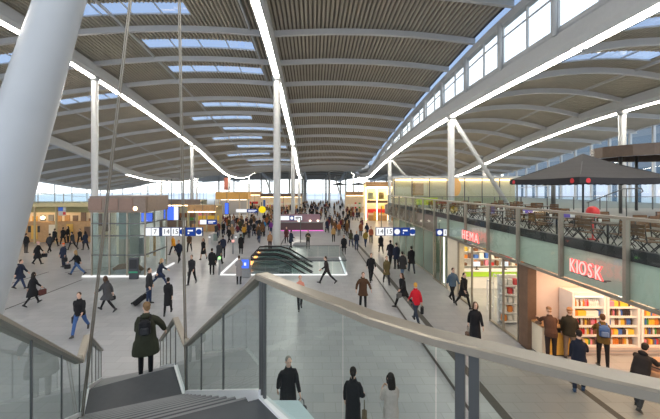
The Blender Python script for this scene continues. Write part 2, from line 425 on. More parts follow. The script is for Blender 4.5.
# buildings outside the windows
OFF = mat('blue grey office cladding', (.15,.185,.22), .35, var=.1); OFFW = mat('white office cladding', (.75,.77,.8), .5, var=.05)
GLZ = mat('dark office glazing', (.10,.15,.20), .1, var=.2)
def office(x0,x1,y0,y1,h,body,label,axis):
    t = thing('office_building', label, 'building', ((x0+x1)/2,(y0+y1)/2,-.35))
    b = MB(); cx, cy = (x0+x1)/2, (y0+y1)/2; b.box(x0-cx,x1-cx,y0-cy,y1-cy,0,h); b.build('wall', body, t)
    n = int(h/3.6)
    q = MB(); q.box(x0-cx-.4,x0-cx,y0-cy,y1-cy,0,8.6); q.build('podium', OFFW, t)
    for i in range(int((y1-y0)/6)): q = MB(); q.box(x0-cx-.5,x0-cx-.4,y0-cy+1+6*i,y0-cy+2.2+6*i,1,7.6); q.build('podium_window', GLZ, t)
    for i in range(2,n):
        w = MB(); z = 1.8 + 3.6*i
        if axis == 'x': w.box(x0-cx-.1,x0-cx+.1,y0-cy+1,y1-cy-1,z,z+2.0)
        else: w.box(x0-cx+1,x1-cx-1,y0-cy-.1,y0-cy+.1,z,z+2.0)
        w.build('window_band', GLZ, t)
office(75,95,20,130,26,OFF,'blue grey office block seen through the right window wall','x')

# ------------------------------------------------------------------ upper terrace slab, shops below
FX = 7.95
sl = MB(); sl.box(FX+.2, 41, -12, 12.6, 3.15, 4.2); sl.box(FX+.2, 41, 12.6, 37, 3.15, 4.2); sl.box(15, 41, 37, 76, 3.15, 4.2)
CEIL = mat('shop ceiling board', (.62,.50,.44), .6); tf = mat('terrace floor boards', (.30,.30,.28), .5)
struct(sl.build('floor_terrace', [tf, CEIL]))
SLAT = mat('dark balustrade channel', (.035,.035,.04), .4)
# balustrade: full-height panes hung in front of the slab edge
t = thing('terrace_balustrade', 'glass balustrade with slim posts along the terrace edge above the shops', 'balustrade', (FX,0,0))
EDGE = [8.33 + 2.2*k for k in range(-3, 13)]
for i, y in enumerate(EDGE):
    p = MB(); p.box(-.10,.02,y-.045,y+.045,3.12,5.25); p.build('post', RAIL, t)
    if i + 1 < len(EDGE):
        g = MB(); g.quad((-.02,y+.05,3.2),(-.02,EDGE[i+1]-.05,3.2),(-.02,EDGE[i+1]-.05,5.2),(-.02,y+.05,5.2)); g.build('glass_pane', FASC, t)
h = MB(); h.box(-.14,.06,EDGE[0],EDGE[-1]+.05,5.2,5.27); h.build('handrail', RAIL, t)
h = MB(); h.box(-.08,.02,EDGE[0],EDGE[-1],3.1,3.17); h.build('bottom_rail', RAIL, t)
c = MB(); c.box(.02,.2,EDGE[0],EDGE[-1],4.16,4.46); c.build('floor_channel', SLAT, t)
f = MB(); f.box(FX+.1,FX+.19,-6,21.4,3.17,4.14); struct(f.build('trim_fascia', SLABM))
PINKREFL = mat('fascia panel with painted pink reflection', (.40,.31,.27), .2, var=.08)  # same fascia band further along, its pink reflection painted into the base colour
f = MB(); f.box(FX+.1,FX+.19,21.4,37,3.17,4.14); struct(f.build('trim_fascia_far', PINKREFL))
t2 = thing('balustrade', 'glass balustrade crossing the terrace behind the tables', 'balustrade', (0,27.6,4.2))
for i in range(14):
    x = 8.6 + 2.2*i; p = MB(); p.box(x-.03,x+.03,-.03,.03,0,1.05); p.build('post', POST, t2)
    g = MB(); g.quad((x+.05,0,.1),(x+2.15,0,.1),(x+2.15,0,1.0),(x+.05,0,1.0)); g.build('glass_pane', GPANE, t2)
h = MB(); h.box(8.5,39.4,-.04,.04,1.03,1.09); h.build('handrail', POST, t2)
# shell of the shops under the terrace
w = MB(); w.box(FX+.25,16,12.55,12.7,0,3.15); struct(w.build('wall_kiosk_back', PINKW))
w = MB(); w.box(16,16.15,-6,21.2,0,3.15); struct(w.build('wall_shop_back', CREAM))
w = MB(); w.box(FX+1.2,16,21.05,21.2,0,3.15); struct(w.build('wall_shop_far', CREAM))
w = MB(); w.box(FX+.02,FX+.35,12.26,12.78,0,3.12); struct(w.build('wall_shop_pillar', BROWN))
w = MB(); w.box(FX+.0,FX+.4,18.2,19.5,0,3.12); struct(w.build('wall_shop_pier', CREAM))
w = MB(); w.box(FX+.3,FX+3,21.3,36,0,.0); 
def panes(n, x, y0, y1, z0, z1, m, name, frame=RAIL, label=None):
    tt = thing(name, label, 'glass front', (x,(y0+y1)/2,0)); s = (y1-y0)/n; cy = (y0+y1)/2
    for i in range(n):
        a, b = y0+s*i-cy, y0+s*(i+1)-cy
        g = MB(); g.quad((0,a+.03,z0+.08),(0,b-.03,z0+.08),(0,b-.03,z1-.05),(0,a+.03,z1-.05)); g.build('glass_pane', m, tt)
        p = MB(); p.box(-.04,.04,a-.03,a+.03,z0,z1); p.build('mullion', frame, tt)
    p = MB(); p.box(-.04,.04,s*n/2-.03,s*n/2+.03,z0,z1); p.build('mullion', frame, tt)
    p = MB(); p.box(-.05,.05,y0-cy,y1-cy,z0,z0+.09); p.box(-.05,.05,y0-cy,y1-cy,z1-.07,z1); p.build('frame', frame, tt)
    return tt
panes(2, FX+.05, 12.85, 14.9, 0, 3.1, PANE, 'glass_door', RAIL, 'closed glass shop doors beside the dark brown pillar')
panes(1, FX+.05, 16.6, 18.15, 0, 3.1, PANE, 'glass_door', RAIL, 'open shop entrance pane beside the cream pier')
panes(2, FX+.05, 19.55, 21.9, 0, 3.1, GPANE, 'shop_window', RAIL, 'shop window with a white light line left of the cream pier')
panes(5, FX+.2, 22.0, 33.5, 0, 3.1, glass('milky green pane', (.55,.66,.60), 1.0, .05, .35, (.45,.55,.47)), 'shop_window', RAIL, 'long greenish glass front further along under the terrace')
gf = MB(); gf.box(FX+.9,FX+1.0,22,33.5,0,3.1); struct(gf.build('wall_shop_screen', mat('grey green screen wall',(.40,.46,.38),.6)))
lt = MB(); lt.box(-.04,.04,-.04,.04,.02,2.9); tag(lt.build('light_tube', COOL, None, loc=(FX+.35,20.9,.0)), 'upright white light tube inside the shop window left of the pier', 'light tube')
rj = MB(); rj.ell((0,0,0),(.18,.2,.3),10,8); rj.tube([(0,0,-.85),(0,0,-.2)],[.03,.03],6); tag(rj.build('display_bust', REDM, None, True, loc=(FX+.6,20.1,1.45)), 'red display bust on a stand in the shop window', 'display stand')
# ------------------------------------------------------------------ shop interior
def block(name, label, cat, loc, parts, group=None, rz=0):
    tt = thing(name, label, cat, loc, rz, group)
    for pn, m, bxs in parts:
        q = MB()
        for b in bxs: q.box(*b)
        q.build(pn, m, tt)
    return tt
block('shop_counter','white shop counter with a lime green band inside the lit shop','counter',(10.5,20.0,0),[
    ('body',WHITE,[(-1.9,2.6,-.3,.3,0,.72)]),('front_band',LIME,[(-1.95,2.65,-.36,.32,.72,1.02)]),('worktop',WHITE,[(-2,2.7,-.4,.36,1.02,1.07)])])
block('shop_counter','second white counter with lime band further right in the lit shop','counter',(14.4,18.2,0),[
    ('body',WHITE,[(-.9,1.2,-.3,.3,0,.72)]),('front_band',LIME,[(-.95,1.25,-.36,.32,.72,1.02)]),('worktop',WHITE,[(-1,1.3,-.4,.36,1.02,1.07)])])
for k,(x,y,l) in enumerate(((9.9,19.95,'left till screen on the lime banded counter'),(11.6,19.95,'middle till screen on the lime banded counter'))):
    block('till_screen',l,'till',(x,y,1.07),[('stand',DARK,[(-.1,.1,-.08,.08,0,.03),(-.02,.02,-.02,.02,.03,.2)]),('screen',SIGNW,[(-.2,.2,-.02,.02,.2,.48)])])
sh = thing('shelving_unit','white wall shelving full of colourful goods behind the shop counter','shelf',(11.6,20.75,0))
q = MB(); q.box(-2.6,3.2,.2,.26,.9,3.0); q.build('back_panel', WHITE, sh)
for z in (1.15,1.6,2.05,2.5): q = MB(); q.box(-2.6,3.2,-.2,.22,z-.03,z); q.build('shelf_board', WHITE, sh)
GOODS = [mat('goods '+n, c, .45, var=.1) for n,c in (('red',(.6,.04,.04)),('orange',(.75,.25,.03)),('yellow',(.8,.55,.06)),('white',(.8,.78,.72)),('brown',(.22,.10,.05)),('pink',(.75,.25,.35)),('blue',(.06,.16,.5)),('green',(.08,.32,.08)),('purple',(.25,.06,.3)),('dark',(.05,.04,.04)))]
gb = MB(); gb.rbox(-.11,.11,-.1,.1,0,.26,.025); gbox = gb.mesh('goods_box', GOODS[0]); random.seed(3)
def put(name, me, m, loc, label, cat, group, s=(1,1,1), rz=0):
    o = bpy.data.objects.new(name, me); COL.objects.link(o); o.location = loc; o.scale = s; o.rotation_euler = (0,0,rz)
    o.material_slots[0].link = 'OBJECT'; o.material_slots[0].material = m; return tag(o, label, cat, group)
for z, zn in ((1.15,'lowest'),(1.6,'second lowest'),(2.05,'second highest'),(2.5,'top')):
    for i in range(17):
        if random.random() < .82: put('goods_box', gbox, random.choice(GOODS[:7]), (9.2+.33*i,20.68,z), 'boxed goods on the %s board of the shelving behind the shop counter' % zn, 'box', 'boxed goods on the %s shop board' % zn, (random.uniform(.8,1.3),1,random.uniform(.7,1.35)))
rk = thing('display_rack','white display rack of pale goods behind the closed shop doors','rack',(8.75,14.9,0))
q = MB(); q.box(-.4,.4,-.06,.06,0,2.1); q.build('back_panel', WHITE, rk)
for z in (.1,.5,.9,1.3,1.7): q = MB(); q.box(-.4,.4,-.38,0,z-.03,z); q.build('shelf_board', WHITE, rk)
for z in (.1,.5,.9,1.3,1.7):
    for i in range(3): put('goods_box', gbox, GOODS[3] if random.random()<.6 else GOODS[random.randrange(7)], (8.5+.25*i,14.7,z), 'pale boxed goods on the display rack behind the shop doors', 'box', 'goods on the display rack', (.9,.9,1))
for k in range(2):
    block('security_gate','white anti theft gate %s in the shop entrance' % ('nearer' if k==0 else 'further'),'security gate',(8.6+.9*k,16.0+1.1*k,0),[('frame',WHITE,[(-.02,.02,-.3,-.25,0,1.5),(-.02,.02,.25,.3,0,1.5),(-.02,.02,-.3,.3,1.45,1.5),(-.02,.02,-.3,.3,.3,.34)])])
def lamp_panel(x,y,z,w,d,m,label,group):
    tt = thing('ceiling_lamp',label,'ceiling lamp',(x,y,z),0,group)
    q = MB(); q.box(-w/2,w/2,-d/2,d/2,-.03,-.01); q.build('diffuser', m, tt)
    q = MB(); q.box(-w/2-.03,w/2+.03,-d/2-.03,d/2+.03,-.012,.0); q.build('frame', WHITE, tt)
for y in (14.2,16.2,18.2,20.0):
    for x in (9.2,11.4,13.8): lamp_panel(x,y,3.14,.5,1.1,COOL,'bright ceiling panel inside the lit shop with the lime counter','ceiling panels of the lit shop')
for x in (8.9,10.6,12.3,14): 
    for y in (7.4,9.4,11.2): lamp_panel(x,y,3.14,.4,.8,WARM,'warm ceiling panel above the kiosk coolers and counter','kiosk ceiling panels')
for y in (23,26,29,32): lamp_panel(FX+.6,y,3.14,.25,1.2,WARM,'warm ceiling panel behind the greenish glass front','panels behind the greenish glass')
# ------------------------------------------------------------------ kiosk
BOT = MB(); BOT.tube([(0,0,0),(0,0,.01),(0,0,.15),(0,0,.2),(0,0,.25)],[.03,.036,.036,.014,.014],8); bott = BOT.mesh('drink_bottle', GOODS[0], True)
PROD = [GOODS[i] for i in (0,1,2,2,4,4,5,3,3,9,7,6,4,3,2)]
def cooler(cx, w, nm):
    tt = thing('drinks_cooler','open drinks cooler, %s in the kiosk' % nm,'cooler',(cx,11.9,0)); h = w/2
    q = MB(); q.box(-h+.01,h-.01,.55,.595,0,2.24); q.build('back_panel', WHITE, tt)
    for sx in (-1,1): q = MB(); q.box(sx*h-.045*(1+sx),sx*h+.045*(1-sx),-.05,.6,0,2.25); q.build('side_panel', WHITE, tt)
    q = MB(); q.box(-h+.095,h-.095,-.06,.54,2.12,2.245); q.build('canopy', WHITE, tt)
    q = MB(); q.box(-h+.09,h-.09,-.02,.05,2.07,2.11); q.build('cooler_lamp', COOL, tt)
    q = MB(); q.box(-h-.004,h+.004,-.08,.54,0.004,.28); q.build('base', mat('cooler base',(.55,.45,.40),.5), tt)
    q = MB(); q.box(-h+.05,h-.05,-.1,-.08,.05,.07); q.box(-h+.05,h-.05,-.1,-.08,.16,.18); q.build('grille', GREY, tt)
    zs = (.32,.68,1.02,1.36,1.70)
    for z in zs:
        q = MB(); q.box(-h+.09,h-.09,.02,.56,z-.02,z); q.build('shelf_board', WHITE, tt)
        q = MB(); q.box(-h+.09,h-.09,-.0,.02,z-.05,z+.02); q.build('price_rail', WHITE, tt)
    for r, z in enumerate(zs):
        zn = ('lowest','second','middle','fourth','top')[r]; n = 13; base = random.choice(PROD)
        for i in range(n):
            base = random.choice(PROD) if random.random() < .75 else base
            x = cx - h + .17 + (w-.34)*i/(n-1)
            if (r + int(cx)) % 3 == 0: put('snack_pack', gbox, base, (x,12.03,z), 'small packet on the %s shelf of the %s drinks cooler' % (zn, nm), 'packet', 'packets on %s shelf, %s cooler' % (zn, nm), (.42,.8,.75))
            else: put('drink_bottle', bott, base, (x,12.03,z), 'coloured bottle on the %s shelf of the %s drinks cooler' % (zn, nm), 'bottle', 'bottles on %s shelf, %s cooler' % (zn, nm))
cooler(9.93,1.22,'leftmost'); cooler(11.16,1.2,'middle'); cooler(12.4,1.2,'rightmost')
block('kiosk_counter','oak and yellow kiosk counter against the pale pink wall','counter',(8.63,11.95,0),[
    ('front_panel',YELW,[(-.25,.6,-.2,.25,.05,.85)]),('side_panel',CREAM,[(-.5,-.27,-.25,.35,.05,1.05)]),('drawer_gap',DARK,[(-.26,.6,-.21,.2,.85,.98)]),
    ('worktop',WOOD,[(-.52,.64,-.28,.36,1.05,1.11)]),('upper_panel',YELW,[(.35,.64,-.27,.34,.1,1.05)]),('plinth',DARK,[(-.48,.6,-.16,.3,0,.05)])])
block('card_terminal','dark card terminal standing on the oak kiosk counter','card terminal',(8.9,11.85,1.11),[('body',DARK,[(-.06,.06,-.04,.04,0,.16)]),('screen',SIGNW,[(-.04,.04,-.045,-.04,.08,.14)])])
q = MB(); q.ell((0,0,.06),(.12,.1,.06)); tag(q.build('snack_basket', BROWN, None, True, loc=(8.1,11.85,1.11)),'small brown basket on the left end of the kiosk counter','basket')
def letters(txt, y0, y1, zc, size, name, label, off=-.28):
    """neon word on the fascia reading from far to near, one part per letter"""
    tt = thing(name, label, 'sign', (FX+off,(y0+y1)/2,zc)); n = len(txt); L = y0 - y1; wd = {'I':.45,'M':1.3}
    tot = sum(wd.get(c,1) for c in txt); p = 0
    for c in txt:
        w_ = wd.get(c,1); yc = L/2 - L*(p + w_/2)/tot; p += w_
        Mx = Matrix(((0,0,-1,0),(-1,0,0,yc),(0,1,0,0),(0,0,0,1)))
        q = MB(); q.text(c, size, Mx, .05, 0, (L/tot*w_*.92)/(size*{'I':.26,'M':.82}.get(c,.66))); lo = q.build('letter', NEON, tt)
        Mx2 = Matrix(((0,0,-1,-.035),(-1,0,0,yc),(0,1,0,0),(0,0,0,1)))
        q = MB(); q.text(c, size*.97, Mx2, .01, 0, (L/tot*w_*.90)/(size*{'I':.26,'M':.82}.get(c,.66))); q.build('letter_face', NEONP, lo)
    q = MB(); q.box(.03,.09,-L/2,L/2,-size*.36,-size*.33); q.box(.03,.3,-L/2+.1,-L/2+.14,-size*.36,-size*.33); q.box(.03,.3,L/2-.14,L/2-.1,-size*.36,-size*.33); q.build('bracket', POST, tt)
letters('HEMA',16.95,15.25,3.62,.62,'shop_sign','glowing red shop name of four letters on the fascia above the lit shop')
letters('KIOSK',9.85,8.72,3.70,.56,'shop_sign','glowing red sign reading KIOSK on the fascia above the coolers')
# ------------------------------------------------------------------ terrace furniture
CHF = DARK; CHW = mat('brown chair slats', (.15,.075,.032), .5, var=.3)
def chair():
    tt = thing('bistro_chair','dark folding bistro chair with brown slats behind the terrace railing','chair',(0,0,0),0,'bistro chairs on the terrace')
    for sx in (-.2,.2):
        q = MB(); q.tube([(sx,-.24,0),(sx,.2,.46)],.014,6); q.build('leg', CHF, tt)
        q = MB(); q.tube([(sx,.24,0),(sx,-.16,.46),(sx,-.22,.88)],.014,6); q.build('leg', CHF, tt)
    q = MB()
    for i in range(5): q.box(-.2,.2,-.18+.085*i,-.11+.085*i,.45,.47)
    q.build('seat', CHW, tt)
    q = MB()
    for i in range(3): q.box(-.21,.21,-.235,-.21,.60+.1*i,.68+.1*i)
    q.build('backrest', CHW, tt); return tt
def table():
    tt = thing('bistro_table','small dark bistro table among the chairs on the terrace','table',(0,0,0),0,'bistro tables on the terrace')
    q = MB(); q.rbox(-.35,.35,-.35,.35,.71,.74,.008); q.build('tabletop', mat('dark table top',(.10,.07,.05),.4), tt)
    q = MB(); q.tube([(0,0,.02),(0,0,.71)],.03,8); q.build('column_leg', CHF, tt)
    q = MB(); q.box(-.25,.25,-.03,.03,0,.025); q.box(-.03,.03,-.25,.25,0,.025); q.build('foot', CHF, tt); return tt
random.seed(11); ch0, tb0 = chair(), table(); first = True
cups = []
cup = MB(); cup.tube([(0,0,0),(0,0,.1)],[.03,.045],8); cupm = cup.mesh('paper_cup', WHITE, True)
for col, x in enumerate((9.0,11.3,13.8)):
    for row, y in enumerate((8.2,10.1,12.0,13.9,15.8,17.7,19.6,21.5,23.4)):
        if col == 2 and 12.5 < y < 18.8: continue
        yy = y + random.uniform(-.15,.15); xx = x + random.uniform(-.1,.1)
        tb = tb0 if first else dup(tb0,(0,0,0)); tb.location = (xx,yy,4.2); tb.rotation_euler.z = random.uniform(-.2,.2)
        for a in (0,math.pi,-math.pi/2) if col else (0, math.pi, math.pi/2, -math.pi/2):
            c = ch0 if first else dup(ch0,(0,0,0)); first = False; a2 = a + random.uniform(-.25,.25)
            c.location = (xx + .62*math.sin(a2), yy - .62*math.cos(a2), 4.2); c.rotation_euler.z = a2
        if col == 0 and row < 6:
            o = bpy.data.objects.new('paper_cup', cupm); COL.objects.link(o); o.location = (xx-.15,yy+.1,4.94); tag(o,'white cup on a bistro table beside the terrace railing','cup','cups on the terrace tables')
for x,y,l in ((9.1,11.95,'purple and white menu card standing on a terrace table, nearer one'),(9.05,13.9,'purple and white menu card standing on a terrace table, further one')):
    block('menu_card',l,'menu card',(x+.1,y,4.94),[('card',mat('purple card',(.16,.10,.5),.5),[(-.3,.1,-.02,.02,.0,.2)]),('white_panel',WHITE,[(.1,.35,-.02,.02,.0,.2)])])
q = MB(); q.ell((0,0,.95),(.2,.2,.22),14,10); q.tube([(0,0,0),(0,0,.03),(0,0,.04),(0,0,.8)],[.16,.16,.03,.03],10); tag(q.build('red_lantern', REDM, None, True, loc=(9.75,11.5,4.2)),'round red lantern standing behind the terrace railing under the parasol','lantern')
# parasol
par = thing('parasol','large dark grey square parasol with red round logos on the terrace','parasol',(13.5,16.5,4.2))
CANV = mat('charcoal parasol canvas', (.050,.048,.050), .85, var=.08); VAL = mat('dark valance canvas', (.03,.03,.035), .85)
cs = [(-2.1,-2.4),(2.4,-2.1),(2.1,2.4),(-2.4,2.1)]; ZE, ZA = 2.28, 3.52
q = MB(); n = 6; vs = []; fs = []
for k in range(4):
    a, b = cs[k], cs[(k+1)%4]; m_ = MB(); g = []
    for i in range(n+1):
        row = []
        for j in range(n+1):
            u, v = i/n, j/n; ex = a[0]+(b[0]-a[0])*v; ey = a[1]+(b[1]-a[1])*v
            row.append((ex*u, ey*u, ZA + (ZE-ZA)*u - .10*math.sin(math.pi*u)*1 - .05*u*math.sin(math.pi*v)))
        g.append(row)
    vv = [p for r_ in g for p in r_]; ff = [(i*(n+1)+j,(i+1)*(n+1)+j,(i+1)*(n+1)+j+1,i*(n+1)+j+1) for i in range(n) for j in range(n)]
    q.add(vv, ff)
q.build('canopy', CANV, par, False, True)
for k in range(4):
    a, b = cs[k], cs[(k+1)%4]; v_ = MB(); m = 24
    vv = []; ff = []
    for j in range(m+1):
        u = j/m; x, y = a[0]+(b[0]-a[0])*u, a[1]+(b[1]-a[1])*u; zt = ZE - .05*math.sin(math.pi*u)
        vv += [(x,y,zt),(x*1.004,y*1.004,zt-.26-(.03 if j%2 else 0))]
    ff = [(2*j,2*j+1,2*j+3,2*j+2) for j in range(m)]; v_.add(vv,ff); vo = v_.build('valance', VAL, par)
    for u in (.08,.92) if k in (0,3) else ():
        x, y = a[0]+(b[0]-a[0])*u, a[1]+(b[1]-a[1])*u; nx, ny = (b[1]-a[1]), -(b[0]-a[0]); L = math.hypot(nx,ny); nx/=L; ny/=L
        d = MB(); pts = [Vector((x+nx*.03,y+ny*.03,ZE-.16)) + Vector((-ny,nx,0))*.11*math.cos(2*math.pi*s/12) + Vector((0,0,.11))*math.sin(2*math.pi*s/12) for s in range(12)]
        d.add(pts,[tuple(range(12))]); d.build('logo_disc', mat('red logo print',(.65,.04,.05),.6), vo)
    r_ = MB(); r_.bar((0,0,ZA-.12),(a[0]*.98,a[1]*.98,ZE-.03),.03,.04); r_.build('rib', CHF, par)
q = MB(); q.tube([(0,0,0),(0,0,ZA-.05)],.045,10); q.build('pole', CHF, par)
q = MB(); q.rbox(-.4,.4,-.4,.4,0,.12,.03); q.build('base', DARK, par)
q = MB(); q.tube([(0,0,4.2),(0,0,7.1)],.12,10); struct(q.build('column', POST, None, True, loc=(15.0,20.6,0)))
# brown lit canopy ring above the terrace, right
cn = thing('lamp_canopy','brown curved canopy ring with warm downlights right of the parasol top','canopy',(24.5,22.0,8.0))
q = MB(); vv=[]; ff=[]; n=28
for i in range(n):
    a = 2*math.pi*i/n; c_, s_ = math.cos(a), math.sin(a)
    vv += [(5.2*c_,3.6*s_,0),(5.2*c_,3.6*s_,.72),(4.9*c_,3.4*s_,.72),(4.9*c_,3.4*s_,0)]
for i in range(n):
    for j in range(4): ff.append((i*4+j,((i+1)%n)*4+j,((i+1)%n)*4+(j+1)%4,i*4+(j+1)%4))
q.add(vv,ff); q.build('fascia', mat('bronze canopy panel',(.085,.06,.045),.25,metal=.3,var=.2), cn, False, True)
q = MB(); q.add([(5.0*math.cos(2*math.pi*i/n),3.45*math.sin(2*math.pi*i/n),.68) for i in range(n)],[tuple(range(n))]); q.build('top_panel', BROWN, cn)
for x,y in ((-2.9,-3.08),(-2.3,-3.3)): q = MB(); q.ell((x,y,.34),(.17,.1,.2)); q.build('lamp', WARM, cn, True)
for x,y in ((-4,0),(4,0),(0,3)): q = MB(); q.tube([(x,y,-3.7),(x,y,.8)],.09,8); q.build('support_post', POST, cn, True)
# upper pavilion beyond the crossing balustrade
pv = thing('terrace_pavilion','pale glazed pavilion on the terrace behind the crossing balustrade','pavilion',(13.8,35.6,4.2))
q = MB(); q.box(-5.2,8,0,.2,0,2.8); q.build('wall', mat('pale lit pavilion wall',(.72,.62,.44),.6), pv)
q = MB(); q.box(-5.4,8.2,-.9,1.5,2.8,3.05); q.build('roof', STEEL, pv)
for i in range(8): q = MB(); q.box(-5.2+1.85*i-.04,-5.2+1.85*i+.04,-.8,-.72,0,2.8); q.build('mullion', POST, pv)
for i in range(7): q = MB(); q.quad((-5.15+1.85*i,-.76,0),(-3.45+1.85*i,-.76,0),(-3.45+1.85*i,-.76,2.75),(-5.15+1.85*i,-.76,2.75)); q.build('glass_pane', GPANE, pv)
q = MB(); q.box(-5.0,7.8,-.3,-.15,2.6,2.7); q.build('lamp_strip', WARM, pv)
q = MB(); q.ell((1.2,-.95,1.9),(.55,.1,.95),16,10); q.build('amber_disc', mat('amber disc',(.75,.42,.15),.4), pv, True)
q = MB(); q.box(-3.2,-1.9,-.1,-.05,1.0,2.3); q.build('poster', WOOD, pv)
block('bench','yellow green bench on the terrace beyond the crossing balustrade','bench',(10.4,30.5,4.2),[('seat',mat('yellow green cushion',(.55,.62,.05),.6),[(-.9,1.2,-.3,.3,.25,.45)]),('backrest',mat('yellow green cushion',(.55,.62,.05),.6),[(-.9,1.2,.22,.32,.45,.9)]),('leg',DARK,[(-.8,-.75,-.25,.25,0,.25),(1.05,1.1,-.25,.25,0,.25)])])
# a stair rail on the terrace, right
sr = thing('stair_rail','dark sloping handrail on the terrace right of the red lantern','handrail',(19.0,20.0,4.2))
q = MB(); q.tube([(-2.4,0,.9),(-.2,0,1.75),(.9,0,1.78),(1.0,0,1.6),(.8,0,1.5)],.035,8); q.build('handrail', POST, sr, True)
for x,z in ((-2.3,.93),(-1.2,1.35),(0,1.74)): q = MB(); q.tube([(x,0,0),(x,0,z)],.025,8); q.build('post', POST, sr, True)
# lit shop fronts further along under the terrace and at the far right
def shopfront(x0,x1,y,z1,label,wall=CREAM,band=WOOD,cols=4,lamp=WARM,z0=0,depth=3.0):
    tt = thing('shop',label,'shop',((x0+x1)/2,y,z0)); h=(x1-x0)/2; H=z1-z0
    q = MB(); q.box(-h,h,depth-.2,depth,0,H); q.build('back_wall', wall, tt)
    q = MB(); q.box(-h,h,-.1,depth,H-.15,H); q.build('roof', wall, tt)
    q = MB(); q.box(-h,h,-.25,-.05,H-.75,H+.1); q.build('fascia', band, tt)
    q = MB(); q.box(-h*.97,h*.97,-.3,-.26,H-.9,H-.78); q.build('light_band', lamp, tt)
    for i in range(int(h*2)):
        x = -h+.6+i*1.0; q = MB(); q.box(x-.3,x+.3,depth-.26,depth-.21,.3+random.random(),1.2+1.6*random.random()); q.build('goods_display', random.choice(GOODS), tt)
        if random.random()<.5: q = MB(); q.box(x-.25,x+.25,-.3,-.2,.2,1.0+random.random()); q.build('menu_board', random.choice((DARK,WOOD,YELW,WHITE,BROWN)), tt)
    for i in range(cols+1):
        x = -h+2*h*i/cols; q = MB(); q.box(x-.1,x+.1,-.2,0,0,H-.7); q.build('pillar', wall, tt)
    if H > 6:
        for i in range(cols+1):
            x = -h+2*h*i/cols; q = MB(); q.box(x-.07,x+.07,-.30,-.26,.2,H-.9); q.build('light_line', lamp, tt)
        q = MB(); q.box(-h,h,-.2,-.05,3.3,3.75); q.build('floor_band', BROWN, tt)
        for i in range(cols):
            x = -h+2*h*(i+.5)/cols; q = MB(); q.box(x-h/cols*.8,x+h/cols*.8,-.1,-.04,3.9,5.9); q.build('upper_pane', GPANE, tt)
            q = MB(); q.box(x-h/cols*.5,x+h/cols*.4,.4,.5,4.0,5.2); q.build('wall_picture', (PINKW,WOOD,BROWN,YELW)[i%4], tt)
        q = MB(); q.box(-h*.9,h*.9,.6,.85,5.9,5.96); q.build('lamp_strip', lamp, tt)
    q = MB(); q.box(-h*.85,h*.85,.5,1.0,0,1.0); q.build('counter', band, tt)
    q = MB(); q.box(-h*.9,h*.9,depth*.35,depth*.35+.25,H-.22,H-.16); q.build('lamp_strip', lamp, tt)
    q = MB(); q.box(-h*.8,h*.8,depth-.3,depth-.22,1.3,2.0); q.build('shelf_display', random.choice(GOODS[:5]), tt)
    return tt
shopfront(9.6,17.5,60,7.0,'tall yellow lit shop front at the right side beyond the hanging signs')
shopfront(8.0,14.8,80,5.0,'farthest yellow lit shop front at the right, behind the crowd',cols=7)
um = thing('parasol','small dark distant parasol above the far right shop front','parasol',(9.5,79,5.0))
for x in (-3.2,1.4):
    q = MB(); q.tube([(x,0,.0),(x,0,2.1)],.06,6); q.build('pole', DARK, um); q = MB(); q.tube([(x,0,1.7),(x,0,2.3)],[2.1,.05],8); q.build('canopy', VAL, um)
# ------------------------------------------------------------------ staircase with the landing the camera stands on
st = thing('staircase','dark two flight staircase with glass balustrades descending into the hall','staircase',(0,0,0))
RC = [(-.437,2.829),(-.095,2.403),(.19,2.097),(.346,1.904),(.619,1.661),(.958,1.431),(1.143,1.31),(1.33,1.20),(1.75,.95),(2.6,.55),(4.2,.1)]
A_R, A_L = Vector((-.44,2.84,4.2)), Vector((-2.17,2.08,4.2))       # top of flight one, right and left
B_R, B_L = Vector((-2.29,5.99,2.1)), Vector((-3.82,5.40,2.1))      # landing, near edge
C_R, C_L = Vector((-3.01,7.23,2.1)), Vector((-4.36,6.37,2.1))      # landing, far edge
D_R, D_L = Vector((-4.95,10.7,0)), Vector((-6.45,10.05,0))         # foot
TRIMW = mat('white stair edge trim', (.66,.67,.68), .4, var=.04)
NOSE = mat('pale nosing strip', (.20,.205,.215), .5)
land = MB(); poly = [(x,y) for x,y in reversed(RC)] + [(A_L.x,A_L.y),(-2.6,1.4),(-3.0,-6),(7.6,-6),(7.6,.1)]
land.slab(poly, 3.9, 4.2); land.build('landing', TREAD, st)
def flight(P_R, P_L, Q_R, Q_L, n):
    dz = (P_R.z - Q_R.z) / n
    for k in range(1, n):
        u0, u1 = (k-1)/(n-1), k/(n-1)
        a, b = P_R.lerp(Q_R,u0), P_L.lerp(Q_L,u0); c, d = P_R.lerp(Q_R,u1), P_L.lerp(Q_L,u1); z = P_R.z - dz*k
        m = MB(); m.slab([(b.x,b.y),(a.x,a.y),(c.x,c.y),(d.x,d.y)], z-.2, z); to = m.build('tread', TREAD, st)
        e = MB(); off = (c-a).normalized()*.035; off.z=0
        e.add([(d.x-off.x,d.y-off.y,z+.003),(c.x-off.x,c.y-off.y,z+.003),(c.x,c.y,z+.003),(d.x,d.y,z+.003)],[(0,1,2,3)]); e.build('nosing', NOSE, to)
    for P, Q in ((P_R,Q_R),(P_L,Q_L)):
        s = MB(); s.sweep([P+Vector((0,0,-.12)),Q+Vector((0,0,.04))],[(-.03,-.28),(.03,-.28),(.03,.19),(-.03,.19)]); s.build('stringer', TRIMW, st)
flight(A_R,A_L,B_R,B_L,12); flight(C_R,C_L,D_R,D_L,12)
m = MB(); m.slab([(B_L.x,B_L.y),(B_R.x,B_R.y),(C_R.x,C_R.y),(C_L.x,C_L.y)],1.85,2.1); m.build('landing', TREAD, st)
for P,Q in ((B_R,C_R),(B_L,C_L)):
    s = MB(); s.sweep([P,Q],[(-.035,-.25),(.035,-.25),(.035,.03),(-.035,.03)]); s.build('stringer', TRIMW, st)
